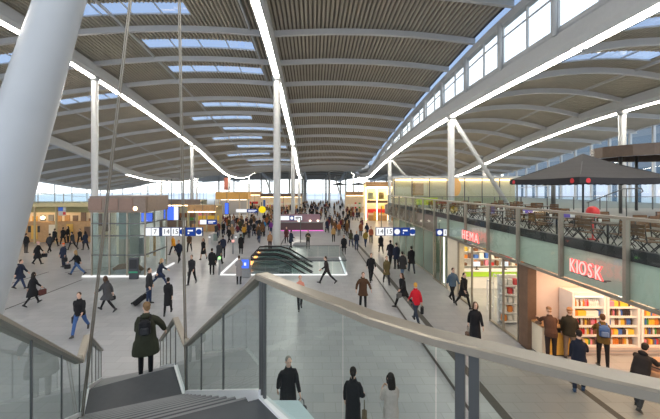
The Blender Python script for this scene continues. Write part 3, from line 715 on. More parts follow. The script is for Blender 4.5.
RP = [(-.062,-.022),(.062,-.022),(.062,.014),(.05,.022),(-.05,.022),(-.062,.014)]
def rail(pts, name='handrail'):
    m = MB(); m.sweep(pts, RP); m.build(name, RAIL, st)
def panel(P, Q, n, h=1.03, lo=-.08, m=GPANE, posts=True, last=True):
    for i in range(n):
        a, b = P.lerp(Q,i/n), P.lerp(Q,(i+1)/n); d = (b-a).normalized()*.015
        g = MB(); g.quad(a+d+Vector((0,0,lo)),b-d+Vector((0,0,lo)),b-d+Vector((0,0,h)),a+d+Vector((0,0,h))); g.build('glass_panel', m, st)
    for i in range(n+1 if last else n):
        if not posts: break
        a = P.lerp(Q,i/n); q = MB(); w = (Q-P); w.z=0; w.normalize(); q.bar(a+Vector((0,0,lo-.1)),a+Vector((0,0,h)),.016,.035,w); q.build('post', POST, st)
UP = Vector((0,0,1.05))
rail([Vector((x,y,5.25)) for x,y in RC]); rail([A_R+UP,B_R+UP]); rail([B_R+UP,C_R+UP]); rail([C_R+UP,D_R+UP]); rail([A_L+UP,B_L+UP]); rail([B_L+UP,C_L+UP]); rail([C_L+UP,D_L+UP])
panel(A_R,B_R,3); panel(B_R,C_R,1); panel(C_R,D_R,4); panel(A_L,B_L,3); panel(B_L,C_L,1); panel(C_L,D_L,4)
pts = [Vector((x,y,4.2)) for x,y in RC]
def alongx(px):   # where the rail crosses an image column
    for a, b in zip(pts, pts[1:]):
        for i in range(40):
            p = a.lerp(b,i/40)
            if VX + F*p.x/p.y >= px: return p
cut = [pts[0]] + [pts[i] for i in (2,4)] + [alongx(467)] + [pts[7], pts[8], pts[9], pts[10]]
for a, b in zip(cut, cut[1:]):
    g = MB(); d = (b-a).normalized()*.004; g.quad(a+d+Vector((0,0,-.02)),b-d+Vector((0,0,-.02)),b-d+Vector((0,0,1.03)),a+d+Vector((0,0,1.03))); g.build('glass_panel', GPANE, st)
def flat_post(p, w, dirv):
    q = MB(); q.bar(p+Vector((0,0,-.25)),p+Vector((0,0,1.04)),w,.02,dirv); q.build('post', POST, st)
v = Vector((.62,-.4,0)).normalized(); nrm = Vector((.4,.62,0)).normalized()
flat_post(alongx(459.5), .044, nrm); flat_post(alongx(473.5), .044, nrm)
flat_post(A_R, .05, Vector((.55,.8,0)).normalized()); flat_post(A_R+Vector((.03,-.05,0)), .03, Vector((.8,.6,0)).normalized())
e = MB(); e.sweep([Vector((x,y,4.19)) for x,y in RC], [(-.03,-.2),(.03,-.2),(.03,.035),(-.03,.035)]); e.build('edge_trim', TRIMW, st)
lg = MB(); o = [(-.40,2.83),(-.43,3.0),(-.13,3.0),(.04,2.71),(.19,2.12),(-.095,2.42)]; lg.slab(o,4.04,4.07); lg.build('glass_ledge', FROST, st)
# hanger rods carrying the landing
for px0, base, l in ((125,B_L,'steel hanger rod rising from the left corner of the stair landing'),(180,B_R,'steel hanger rod rising from the right corner of the stair landing')):
    top = at(px0,0,base.y); d = (top-(base+UP)); d /= d.z; zt = ZC+HL(base.y)+1.2; q = MB()
    dd = Vector((.015,0,0))
    for s in (-1,1): q.tube([base+Vector((0,0,-.2))+dd*s, base+UP+dd*s+d*(zt-base.z-1.05)],.012,8)
    r = q.build('hanger_rod', RAIL, None, True); tag(r,l,'hanger rod')
    q = MB(); q.tube([base+UP+Vector((0,0,.0)),base+UP+d*.12],.04,10); q.build('end_socket', RAIL, r, True)
# ------------------------------------------------------------------ escalator well
pit = MB(); pit.box(WX0,WX1,WY0-.15,WY0,-5,-.01); pit.box(WX0,WX1,WY1,WY1+.15,-5,-.01); pit.box(WX1,WX1+.15,WY0-.15,WY1+.15,-5,-.01); pit.box(WX0-.15,WX0,WY0-.15,WY1+.15,-5,-.01); pit.box(WX0-.15,WX1+.15,WY0-.15,WY1+.15,-5.2,-5)
struct(pit.build('wall_escalator_pit', GREY))
pl = MB(); pl.quad((WX0,WY0,-.002),(-3.2,WY0,-.002),(-3.2,WY1,-.002),(WX0,WY1,-.002)); struct(pl.build('floor_escalator_entry', FLOOR))
EDG = glow('white floor edge light', (1,1,1), 1.1)
for i,(a,b) in enumerate((((WX0,WY0),(WX1,WY0)),((WX1,WY0),(WX1,WY1)),((WX0,WY0),(WX0,WY1)))):
    q = MB(); q.sweep([(a[0],a[1],.03),(b[0],b[1],.03)],[(-.07,-.03),(.07,-.03),(.07,.03),(-.07,.03)]); struct(q.build(trim(), EDG))
wb = thing('well_balustrade','glass balustrade around the escalator opening in the floor','balustrade',((WX0+WX1)/2,WY0,0))
cx = (WX0+WX1)/2
for i in range(7):
    a, b = WX0+2.2+ (WX1-WX0-2.2)*i/7-cx, WX0+2.2+(WX1-WX0-2.2)*(i+1)/7-cx
    g = MB(); g.quad((a,0,.06),(b-.03,0,.06),(b-.03,0,1.0),(a,0,1.0)); g.build('glass_panel', GPANE, wb)
    g = MB(); g.quad((a,WY1-WY0,.06),(b-.03,WY1-WY0,.06),(b-.03,WY1-WY0,1.0),(a,WY1-WY0,1.0)); g.build('glass_panel', GPANE, wb)
for i in range(4):
    a, b = (WY1-WY0)*i/4, (WY1-WY0)*(i+1)/4; g = MB(); g.quad((WX1-cx,a,.06),(WX1-cx,b-.03,.06),(WX1-cx,b-.03,1.0),(WX1-cx,a,1.0)); g.build('glass_panel', GPANE, wb)
h = MB(); h.sweep([(WX0+2.2-cx,0,1.02),(WX1-cx,0,1.02),(WX1-cx,WY1-WY0,1.02),(WX0+2.2-cx,WY1-WY0,1.02)],[(-.03,-.02),(.03,-.02),(.03,.02),(-.03,.02)]); h.build('handrail', POST, wb)
ESC_S = mat('escalator step metal', (.16,.16,.165), .4, metal=.5); BLK = mat('black rubber handrail', (.012,.012,.013), .35)
def escalator(yc, label):
    t = thing('escalator', label, 'escalator', (-3.2,yc,0), 0, None)
    for s in (-1,1):
        y = s*.68; path = [(-1.35,.55),(-1.5,.78),(-1.35,.98),(-.6,1.0),(.5,1.0),(1.3,.75),(7.4,-2.9)]
        q = MB(); q.sweep([(x,y,z) for x,z in path],[(-.05,-.05),(.05,-.05),(.05,.05),(-.05,.05)],(0,0,1),0,False,False); q.build('handrail', BLK, t)
        q = MB(); q.add([(x,y,z) for x,z in [(-1.35,.02),(-1.4,.78),(-1.3,.92),(.5,.93),(1.3,.68),(7.4,-2.95),(7.4,-3.9),(1.3,-.25),(.4,.02)]],[tuple(range(9))]); q.build('balustrade_glass', GPANE, t)
        q = MB(); q.sweep([(-1.4,y,.05),(.45,y,.05),(1.3,y,-.22),(7.4,y,-3.85)],[(-.13,-.22),(.13,-.22),(.13,.06),(-.13,.06)]); q.build('skirt', GREY, t)
        q = MB(); q.ell((-1.42,y,.42),(.12,.2,.16)); q.build('newel_light', ORANGE, t, True)
    q = MB(); q.box(-1.5,.3,-.55,.55,.0,.012); q.build('comb_plate', ESC_S, t)
    for i in range(16):
        x = .3 + .4*i; z = -.0 - max(0,(i-1))*.23; q = MB(); q.box(x,x+.4,-.54,.54,z-.23,z); q.build('step', ESC_S, t)
escalator(23.95,'escalator nearest the camera, with black handrails and orange lights')
escalator(25.75,'middle escalator of the three in the floor opening')
escalator(27.5,'farthest escalator of the three in the floor opening')
def panel_sign(px0,px1,py0,py1,Y,label):
    pass
ip = thing('info_pillar','grey information pillar with a blue panel beside the escalator opening','pillar',(*gp(245.5,277),0))
q = MB(); q.rbox(-.34,.34,-.12,.12,0,1.35,.03); q.build('body', GREY, ip)
q = MB(); q.box(-.24,.24,-.135,-.12,.62,1.2); q.build('screen', SCREEN, ip)
q = MB(); q.box(-.07,.07,-.14,-.135,.8,1.0); q.build('white_symbol', SIGNW, ip)
for px,py,col,l in ((219.5,275,'g','short grey post with a green light at the left corner of the escalator opening'),(233,254,'r','short grey post with a red light behind the escalator entry')):
    t = thing('light_post',l,'post',(*gp(px,py),0)); q = MB(); q.tube([(0,0,0),(0,0,1.1)],.07,10); q.build('post', GREY, t, True)
    q = MB(); q.ell((0,0,1.18),(.1,.1,.09)); q.build('lamp', glow('green lamp',(.35,1,.25),2.5) if col=='g' else glow('red lamp',(1,.25,.2),3.0), t, True)
# ------------------------------------------------------------------ glass lift house left of the middle
gx0, gx1, gy0, gy1 = -14.95, -11.35, 22.3, 25.6
random.seed(5)
gh = thing('glass_lift_house','tall glass lift house with a brown top band and white base line','glass house',((gx0+gx1)/2,gy0,0))
W2 = (gx1-gx0)/2; D = gy1-gy0
GG = glass('lift house pane', (.78,.87,.84), 1.0, .03, .05, (.45,.52,.48))
for i in range(3):
    a, b = -W2+2*W2*i/3, -W2+2*W2*(i+1)/3
    for z0,z1 in ((.12,1.45),(1.5,2.75),(2.8,4.3)):
        g = MB(); g.quad((a+.02,0,z0),(b-.02,0,z0),(b-.02,0,z1),(a+.02,0,z1)); g.build('glass_panel', GG, gh)
for x in (-W2, W2):
    for i in range(2):
        a, b = D*i/2, D*(i+1)/2; g = MB(); g.quad((x,a+.02,.12),(x,b-.02,.12),(x,b-.02,4.3),(x,a+.02,4.3)); g.build('glass_panel', GG, gh)
for z in (1.47,2.77,3.6): q = MB(); q.box(-W2,W2,-.05,.05,z-.04,z+.04); q.box(W2-.05,W2+.05,0,D,z-.04,z+.04); q.build('glazing_bar', POST, gh)
for x in (-W2,-W2/3,W2/3,W2): q = MB(); q.box(x-.05,x+.05,-.05,.05,.1,4.35); q.build('post', RAIL, gh)
q = MB(); q.box(W2-.05,W2+.05,D-.1,D,.1,4.35); q.box(-W2-.05,-W2+.05,D-.1,D,.1,4.35); q.build('post', RAIL, gh)
q = MB(); q.box(-W2-.08,W2+.08,-.12,D+.1,4.35,5.45); q.build('top_band', TAUPE, gh)
q = MB(); q.box(W2+.09,W2+.12,.1,D,4.4,5.4); q.build('top_band_end', TAUPE, gh)
for x in (-1.5,-.4,.6): q = MB(); q.box(x-.45,x+.45,-.15,-.122,4.5,5.3); q.build('band_panel', mat('reddish taupe panel',(.24,.15,.11),.2), gh)
q = MB(); q.ell((1.2,-.12,4.62),(.14,.05,.14)); q.build('band_lamp', WARM, gh, True)
q = MB(); q.box(-W2-.6,W2+.35,-.12,.06,0,.1); q.box(W2+.25,W2+.38,0,D+.6,0,.1); q.build('base_line', glow('white base light',(1,1,1),.95), gh)
q = MB(); q.box(-.9,-.1,1.6,3.0,.1,4.3); q.build('lift_cabin', mat('grey green lift cabin',(.30,.34,.31),.3), gh)
for x in (-.88,-.48): q = MB(); q.box(x,x+.36,1.55,1.6,.15,2.3); q.build('lift_door', RAIL, gh)
for i in range(7):
    x = -W2+.25+.5*i; z = random.uniform(.3,1.2); q = MB(); q.box(x,x+random.uniform(.15,.4),2.4+.1*i,2.5+.1*i,z,z+random.uniform(1.2,2.6)); q.build('inner_panel', (CREAM,TAUPE,WHITE,GREY,CREAM,WOOD,WHITE)[i], gh)
bn = thing('bench','rounded brown bench inside the glass lift house','bench',(-13.1,23.3,0.0))
q = MB(); q.tube([(-1.0,0,.25),(-.6,.05,.4),(0,.1,.45),(.7,.05,.42),(1.1,0,.25)],[.1,.22,.25,.22,.1],10); q.build('seat', BROWN, bn, True)
q = MB(); q.box(-.8,.9,-.1,.15,0,.3); q.build('base', GREY, bn)
ip2 = thing('info_pillar','dark information pillar with a green band in front of the glass lift house','pillar',(*gp(134,279),0))
q = MB(); q.rbox(-.3,.3,-.1,.1,0,1.42,.03); q.build('body', mat('dark pillar body',(.06,.065,.075),.4), ip2)
q = MB(); q.box(-.3,.3,-.115,-.1,.42,.52); q.build('green_band', mat('green band',(.05,.35,.2),.4), ip2)
q = MB(); q.box(-.24,.24,-.112,-.1,.7,1.3); q.build('screen', DARK, ip2)
# ------------------------------------------------------------------ hanging direction signs
def sign(px0,px1,py0,py1,Y,items,label,hang=True,zt=None):
    """items: (fraction start, fraction end, 'w'|'b', text)"""
    a, b = at(px0,py1,Y), at(px1,py0,Y); w = b.x-a.x; hgt = b.z-a.z
    t = thing('direction_sign', label, 'sign', ((a.x+b.x)/2, Y, a.z))
    q = MB(); q.box(-w/2,w/2,-.06,.06,0,hgt); q.build('housing', mat('sign housing',(.03,.05,.14),.4), t)
    for f0,f1,c,tx in items:
        x0, x1 = -w/2+w*f0, -w/2+w*f1; q = MB(); q.box(x0+.02,x1-.02,-.075,-.06,.03,hgt-.03); po = q.build('sign_face', SIGNW if c=='w' else SIGNB, t)
        if tx:
            Mx = Matrix(((1,0,0,(x0+x1)/2),(0,0,-1,-.08),(0,1,0,hgt*.5),(0,0,0,1))); q = MB()
            if tx == '=':
                q.box(x0+.15,x1-.15,-.082,-.076,hgt*.55,hgt*.72); q.box(x0+.15,x1-.4,-.082,-.076,hgt*.25,hgt*.42)
            elif tx == 'o':
                q.add([((x0+x1)/2+hgt*.33*math.cos(2*math.pi*s/16),-.08,hgt/2+hgt*.33*math.sin(2*math.pi*s/16)) for s in range(16)],[tuple(range(16))])
            else: q.text(tx, hgt*.78, Mx, .006)
            q.build('lettering', SIGNW if c=='b' else (SIGNB if tx=='o' else DARK), po)
    if hang:
        for s in (-.35,.35): q = MB(); q.tube([(w*s,0,hgt),(w*s,0,hgt+ (zt or 1.4))],.025,6); q.build('hanger', POST, t)
    return t
sign(146,203,227.3,236,22.0,[(0,.1,'w',''),(.1,.24,'w','7'),(.29,.44,'w','14'),(.45,.59,'w','15'),(.6,.69,'w','o'),(.7,.87,'b','='),(.88,.99,'w','o')],'long hanging sign with numbers 7, 14 and 15, right of the lift house',True,1.2)
sign(375.5,415,227.3,235.7,22.0,[(.01,.22,'w','14'),(.24,.44,'w','15'),(.46,.62,'b','o'),(.63,.86,'b','='),(.87,.99,'w','o')],'hanging sign with numbers 14 and 15 before the greenish glass front')
sign(436,457,228.7,236,19.6,[(0,.3,'b','o'),(.32,.64,'w','15'),(.66,.98,'w','14')],'small sign with a round icon and two white number boxes beside the red shop name',True,.35)
sign(280,302.5,215.6,220.4,36.0,[(0,.42,'w',''),(.43,.62,'b','o'),(.63,.99,'w','=')],'pale hanging sign right of the middle column with a round blue icon',True,2.2)
sign(200,217,219.5,224.5,38.0,[(0,.4,'w',''),(.42,.99,'b','=')],'small tilted white and blue sign left of the crowd',True,2.2)
sign(236,258,209,212.5,54.0,[(0,.5,'w',''),(.52,.98,'b','=')],'long thin white and blue sign far off above the crowd',True,2.4)
def screen(px0,px1,py0,py1,Y,label,white=False):
    a, b = at(px0,py1,Y), at(px1,py0,Y); t = thing('display_screen', label,'screen',((a.x+b.x)/2,Y,a.z)); w=b.x-a.x; h=b.z-a.z
    q = MB(); q.rbox(-w/2-.05,w/2+.05,-.02,.12,-.05,h+.05,.02); q.build('housing', DARK, t)
    q = MB(); q.box(-w/2,w/2,-.04,-.022,0,h); q.build('screen', SCREEN, t)
    if white:
        q = MB(); q.box(w*.2,w*.5,-.045,-.04,0,h); q.build('white_column', SIGNW, t)
    q = MB(); q.tube([(0,.05,h+.05),(0,.05,h+2.6)],.04,6); q.build('hanger', POST, t)
screen(141.5,152.5,213,221.5,31,'smaller blue information screen under the brown band of the glass lift house')
screen(164,178.5,206.5,220,31,'larger blue information screen with a white column right of the glass lift house',True)
screen(225,228.5,203,214,56,'small upright blue screen beside the orange roofed kiosk',False)
ys_ = thing('round_sign','round yellow sign far off above the crowd','sign',tuple(at(262.3,213,58)))
q = MB(); q.tube([(0,-.03,.6),(0,.03,.6)],.62,18); q.build('disc', glow('lit yellow sign',(1,.75,.02),.95), ys_); q = MB(); q.tube([(0,0,-2),(0,0,0)],.04,6); q.build('pole', POST, ys_)
# ------------------------------------------------------------------ shops along the left and far side
ls = thing('shop','long wooden fronted shop with warm lamps along the left side of the hall','shop',(-37,36.5,0))
q = MB(); q.box(-9,13,.0,.4,0,2.3); q.build('front', WOOD, ls)
q = MB(); q.box(-9,13,3.6,3.8,0,4.1); q.build('back_wall', CREAM, ls)
q = MB(); q.box(-9.3,13,-1.2,4,4.0,4.35); q.build('roof', mat('yellowish canopy',(.62,.52,.28),.5), ls)
q = MB(); q.box(-9,13,.1,.35,3.3,4.0); q.build('fascia', mat('olive fascia',(.35,.33,.16),.5), ls)
for i in range(9): q = MB(); q.box(-9+2.3*i-.08,-9+2.3*i+.08,-1.1,-.95,0,4.0); q.build('pillar', mat('brass pillar',(.45,.36,.20),.4), ls)
for i in range(5): q = MB(); q.ell((-7+3.6*i,-.35,2.75),(.22,.22,.2)); q.build('lamp', WARM, ls, True)
q = MB(); q.box(-8.6,9,1.6,1.9,3.7,3.8); q.build('lamp_strip', WARM, ls)
for i in range(4): q = MB(); q.box(-6.5+4*i,-5.2+4*i,-.04,0,1.1,1.8); q.build('menu_board', DARK, ls)
for i in range(22):
    x = -8.5+i*.98; q = MB(); q.box(x-.3,x+.3,3.5,3.6,.6+random.random(),2.2+1.5*random.random()); q.build('goods_display', random.choice((BROWN,WOOD,TAUPE,DARK,GREY,GOODS[1],GOODS[4],YELW)), ls)
    if i % 2: q = MB(); q.box(x-.35,x+.35,-.05,0,.25+.5*random.random(),1.5+.7*random.random()); q.build('poster', random.choice((DARK,BROWN,YELW,BROWN,TAUPE,CREAM)), ls)
for i in range(3): q = MB(); q.box(-8+5*i,-5.5+5*i,-.6,-.02,0,.9); q.build('counter', YELW, ls)
ad = block('hanging_banner','small banner with blue, white and red patches above the left shop','banner',(*at(62,213,35.2)[:2],3.05),[('cloth',mat('faded banner cloth',(.5,.48,.45),.7),[(-.4,.4,0,.04,0,.9)]),('blue_patch',mat('blue print',(.05,.15,.6),.6),[(-.4,.1,-.01,0,.5,.9)]),('red_patch',REDM,[(.1,.4,-.01,0,.1,.4)]),('hanger',POST,[(-.02,.02,.0,.03,.9,.96)])])
def gallery(x0,x1,y,z,label):
    t = thing('balustrade',label,'balustrade',((x0+x1)/2,y,z)); h=(x1-x0)/2; n=int((x1-x0)/2.5)
    for i in range(n):
        a,b=-h+2*h*i/n,-h+2*h*(i+1)/n; g=MB(); g.quad((a+.03,0,.05),(b-.03,0,.05),(b-.03,0,1.0),(a+.03,0,1.0)); g.build('glass_panel',GPANE,t)
        q=MB(); q.box(a-.03,a+.03,-.03,.03,0,1.05); q.build('post',RAIL,t)
    q=MB(); q.box(-h,h,-.04,.04,1.02,1.08); q.build('handrail',RAIL,t)
gallery(-46,-24,35.4,4.36,'glass balustrade on top of the wooden shop at the left')
shopfront(-24,-17,50,4.2,'dim grey and green shop front behind the glass lift house',mat('grey green wall',(.38,.40,.33),.6),TAUPE)
shopfront(-17,-13.2,45,3.6,'small shop with an orange lit counter right of the big blue screen',mat('olive wall',(.40,.34,.20),.6),WOOD,3)
ok = thing('kiosk_stand','kiosk with an orange wooden roof band left of the crowd','kiosk',(-14.2,60,0))
q = MB(); q.box(-3.2,2.6,-1,1.5,4.0,5.2); q.build('roof_band', mat('orange wood band',(.75,.40,.10),.5), ok)
for x in (-3,-1,1,2.4): q = MB(); q.box(x-.1,x+.1,-.9,-.7,0,4.0); q.build('pillar', CREAM, ok)
q = MB(); q.box(-3,2.4,1.2,1.4,0,4.0); q.build('back_wall', mat('pale grey kiosk wall',(.5,.5,.5),.5), ok)
q = MB(); q.box(-3,2.4,-.8,.0,0,1.1); q.build('counter', WHITE, ok); q = MB(); q.box(-2.6,2.2,.2,.4,3.8,3.9); q.build('lamp_strip', COOL, ok)
shopfront(-28,-15,95,4.8,'bright cream shop front at the far left below the end windows',CREAM,WOOD,5)
shopfront(-14,-3,88,4.4,'low far shop front with pale sign band left of the middle column',CREAM,BROWN,5)
rb = block('tall_banner','tall reddish banner hanging far off on the left','banner',(*at(227,190,84)[:2],5.5),[('cloth',mat('faded red cloth',(.55,.18,.12),.7),[(-.75,.75,0,.05,0,3.2)]),('top_bar',POST,[(-.85,.85,-.03,.07,3.2,3.3)]),('hanger',POST,[(-.02,.02,0,.04,3.3,5.1)])])
dk = thing('service_desk','low curved service desk with a magenta light line in front of the crowd','desk',(-1.6,46.5,0))
q = MB(); q.box(-3.6,3.0,-.4,.4,.05,1.15); q.build('body', mat('dark brown desk',(.13,.08,.08),.4), dk)
q = MB(); q.box(-3.7,3.1,-.5,.5,1.15,1.22); q.build('worktop', GREY, dk)
q = MB(); q.box(-3.7,3.1,-.47,-.41,.02,.10); q.build('light_line', MAGENTA, dk)
for x in (-.4,.0+1.2,2.3): q = MB(); q.ell((x,-.2,1.4),(.16,.16,.12)); q.build('lamp', COOL, dk, True)
q = MB(); q.box(-3.3,2.6,.2,.3,1.22,2.3); q.build('back_screen', mat('mauve screen panel',(.30,.18,.22),.4), dk)
for k,(x,l) in enumerate(((-11.0,'left ticket gate of the pair left of the crowd'),(-9.6,'right ticket gate of the pair left of the crowd'))):
    block('ticket_gate',l,'ticket gate',(x+1.4*(k),36,0),[('cabinet',mat('light grey gate',(.45,.45,.46),.4),[(-.14,.14,-.9,.9,0,1.05)]),('flap',GPANE,[(.14,.62,-.02,.02,.25,1.0)]),('light',SIGNW,[(-.1,.1,-.91,-.9,.7,.85)])])
for i in range(2):                                                # hanging info column foot
    pass
pb = thing('planter','dark round planter base with a pole, under the pale sign by the middle column','planter',(*gp(300.5,245.5),0))
q = MB(); q.tube([(0,0,0),(0,0,.12),(0,0,.3)],[.75,.8,.6],18); q.build('basin', GREY, pb, True); q = MB(); q.tube([(0,0,.3),(0,0,2.9)],.05,8); q.build('pole', POST, pb)
# ------------------------------------------------------------------ people
def dirv(s, b, side): return Vector((side*math.sin(b), math.sin(s)*math.cos(b), -math.cos(s)*math.cos(b)))
POSES = {  # arm: swing, abduct, elbow, inward;  leg: swing, knee  (degrees); left, right
 'walk':   dict(lean=4,  aL=(22,6,18,0), aR=(-24,8,12,0), lL=(-20,12), lR=(24,6)),
 'walk_b': dict(lean=5,  aL=(-20,7,10,0), aR=(20,6,22,0), lL=(26,5), lR=(-22,18)),
 'stride': dict(lean=8,  aL=(28,8,30,0), aR=(-32,9,20,0), lL=(-32,14), lR=(34,8)),
 'stand':  dict(lean=1,  aL=(3,7,10,0), aR=(5,8,14,0), lL=(2,2), lR=(-2,2)),
 'fold':   dict(lean=1,  aL=(18,10,85,28), aR=(20,10,92,30), lL=(0,1), lR=(3,3)),
 'phone':  dict(lean=3,  aL=(4,7,12,0), aR=(28,8,100,15), lL=(-8,6), lR=(10,4), nod=14),
 'wide':   dict(lean=2,  aL=(6,28,22,0), aR=(10,30,25,0), lL=(8,4), lR=(-8,6)),
 'rail':   dict(lean=5,  aL=(10,8,60,14), aR=(24,36,6,0), lL=(0,2), lR=(1,2), turn=35),
 'lean':   dict(lean=20, aL=(48,14,42,0), aR=(50,12,40,0), lL=(-3,2), lR=(4,5), nod=12),
 'push':   dict(lean=30, aL=(52,8,28,0), aR=(50,8,30,0), lL=(16,16), lR=(-18,20), nod=10),
 'carry':  dict(lean=3,  aL=(8,9,12,0), aR=(-6,14,70,0), lL=(14,5), lR=(-14,10)),
 'reach':  dict(lean=6,  aL=(40,10,40,10), aR=(10,8,25,0), lL=(5,3), lR=(-4,4)),
}
def skel(p, fem=False):
    L = R(p['lean']); t = Vector((0,math.sin(L),math.cos(L))); D = Vector((0,math.cos(L),-math.sin(L)))
    j = {}; sw = .148 if fem else .172; hw = .092
    P = Vector((0,0,0)); j['P'] = P; j['t'] = t; j['D'] = D
    j['N'] = P + t*.53; nd = R(p.get('nod',0)) + L*.4; ht = Vector((0,math.sin(nd),math.cos(nd)))
    j['H'] = P + t*.585 + ht*.125 + Vector((0,.015,0)); j['nod'] = nd; j['turn'] = R(p.get('turn',0))
    for s, k in ((-1,'L'),(1,'R')):
        S = P + t*.462 + Vector((s*sw,0,0)); a = p['a'+k]; sA = R(a[0])+ -0*L; b = R(a[1]); e = R(a[2]); inn = R(a[3])
        u = dirv(sA,b,s); E = S + u*.285; f = dirv(sA+e, b*.5-inn, s); Wr = E + f*.25
        j['S'+k], j['E'+k], j['W'+k], j['f'+k] = S, E, Wr, f
        h = P + Vector((s*hw,0,-.04)); l = p['l'+k]; g = R(l[0]); kn = R(l[1])
        K = h + Vector((s*.012, math.sin(g)*.43, -math.cos(g)*.43)); q = g - kn; A = K + Vector((0, math.sin(q)*.43, -math.cos(q)*.43))
        ph = max(-.75, min(.3, q*.85)); fd = Vector((s*.12, math.cos(ph), math.sin(ph))).normalized(); up = Vector((0,-math.sin(ph),math.cos(ph)))
        j['h'+k], j['K'+k], j['A'+k], j['fd'+k], j['fu'+k] = h, K, A, fd, up
        j['sole'+k] = min((A - up*.085 - fd*.07).z, (A - up*.085 + fd*.17).z)
    dz = -min(j['soleL'], j['soleR'])
    for k in list(j):
        if isinstance(j[k], Vector) and k not in ('t','D') and k[0] != 'f': j[k] = j[k] + Vector((0,0,dz))
    return j
def voxel(mb, size, smooth=2, dec=1.0):
    me = mb.mesh('tmp', []) if False else bpy.data.meshes.new('tmp'); me.from_pydata(mb.v, [], mb.f)
    b = bmesh.new(); b.from_mesh(me); bmesh.ops.recalc_face_normals(b, faces=b.faces); b.to_mesh(me); b.free()
    o = bpy.data.objects.new('tmp', me); COL.objects.link(o)
    m = o.modifiers.new('r','REMESH'); m.mode = 'VOXEL'; m.voxel_size = size
    if smooth: s = o.modifiers.new('s','SMOOTH'); s.iterations = smooth; s.factor = .5
    if dec < 1: d = o.modifiers.new('d','DECIMATE'); d.ratio = dec
    dg = bpy.context.evaluated_depsgraph_get(); r = bpy.data.meshes.new_from_object(o.evaluated_get(dg))
    bpy.data.objects.remove(o); bpy.data.meshes.remove(me)
    r.polygons.foreach_set('use_smooth', [True]*len(r.polygons)); return r
def headM(j): return Matrix.Translation(j['H']) @ Matrix.Rotation(j['turn'],4,'Z') @ Matrix.Rotation(-j['nod'],4,'X')
def body_mesh(j, fem, fine=True):
    m = MB(); P, t, D = j['P'], j['t'], j['D']; X = Vector((1,0,0)); k = .9 if fem else 1.0
    m.loft([(P+t*s,X,D,a*k,b) for s,a,b in ((-.13,.06,.06),(-.08,.145,.10),(0,.155,.105),(.12,.13,.092),(.25,.15,.10),(.38,.150,.10),(.45,.125,.08),(.505,.08,.062),(.545,.055,.058))])
    M = headM(j); H = lambda x,y,z: M @ Vector((x,y,z)); R3 = M.to_3x3()
    m.tube([j['N']-t*.05, j['N']+t*.04, H(0,-.02,-.05)], [.062,.054,.056], 10)
    m.ell(H(0,-.005,.02),(.074,.094,.105),14,10,0,R3); m.ell(H(0,.028,-.05),(.055,.062,.066),12,8,0,R3)
    m.ell(H(0,.078,-.095),(.024,.02,.02),8,6,0,R3)
    m.tube([H(0,.088,.02),H(0,.104,-.012),H(0,.112,-.03),H(0,.09,-.04)],[.009,.012,.016,.012],8)
    m.ell(H(0,.082,.035),(.05,.014,.012),8,6,0,R3); m.ell(H(0,.09,-.064),(.024,.01,.01),8,5,0,R3)
    for s in (-1,1): m.ell(H(s*.077,-.008,-.01),(.012,.02,.032),8,6,0,R3)
    for s, q in ((-1,'L'),(1,'R')):
        m.tube([j['S'+q]+Vector((-s*.08,0,-.03)), j['S'+q]+Vector((-s*.015,0,-.025)), j['S'+q].lerp(j['E'+q],.4), j['E'+q], j['E'+q].lerp(j['W'+q],.35), j['W'+q]], [.042,.044*k,.044*k,.037,.038,.026], 10)
        f = j['f'+q]; n = (Vector((-s,0,0)) - f*Vector((-s,0,0)).dot(f)).normalized(); w = f.cross(n)   # palm faces the body
        if w.y < 0: w = -w
        Wp = j['W'+q]; Rm = Matrix((w,n,f)).transposed()
        m.ell(Wp+f*.05,(.042,.018,.055),10,8,0,Rm)
        for i,(o,l) in enumerate(((-.030,.060),(-.011,.072),(.010,.078),(.030,.070))):
            b0 = Wp+f*.085+w*o; b1 = b0+f*l*.5+n*.006; b2 = b1+f*l*.35+n*.02; b3 = b2+f*l*.12+n*.022
            m.tube([Wp+f*.06+w*o*.8,b0,b1,b2,b3],[.010,.0100,.0095,.0088,.006],7)
        m.tube([Wp+f*.02+w*.028,Wp+f*.045+w*.05+n*.008,Wp+f*.075+w*.056+n*.018,Wp+f*.095+w*.052+n*.024],[.014,.0125,.0105,.007],7)
        m.tube([j['h'+q]+Vector((-s*.01,0,.06)), j['h'+q], j['h'+q].lerp(j['K'+q],.5), j['K'+q], j['K'+q].lerp(j['A'+q],.35), j['A'+q]-j['fu'+q]*.0], [.085,.088,.07,.052,.052,.034], 12)
        A, fd, fu = j['A'+q], j['fd'+q], j['fu'+q]
        m.tube([A-fd*.045-fu*.05, A-fu*.045+fd*.02, A-fu*.058+fd*.10, A-fu*.066+fd*.155],[.032,.036,.03,.016],9)
    return voxel(m, .0085 if fine else .014, 1, .45 if fine else .3)
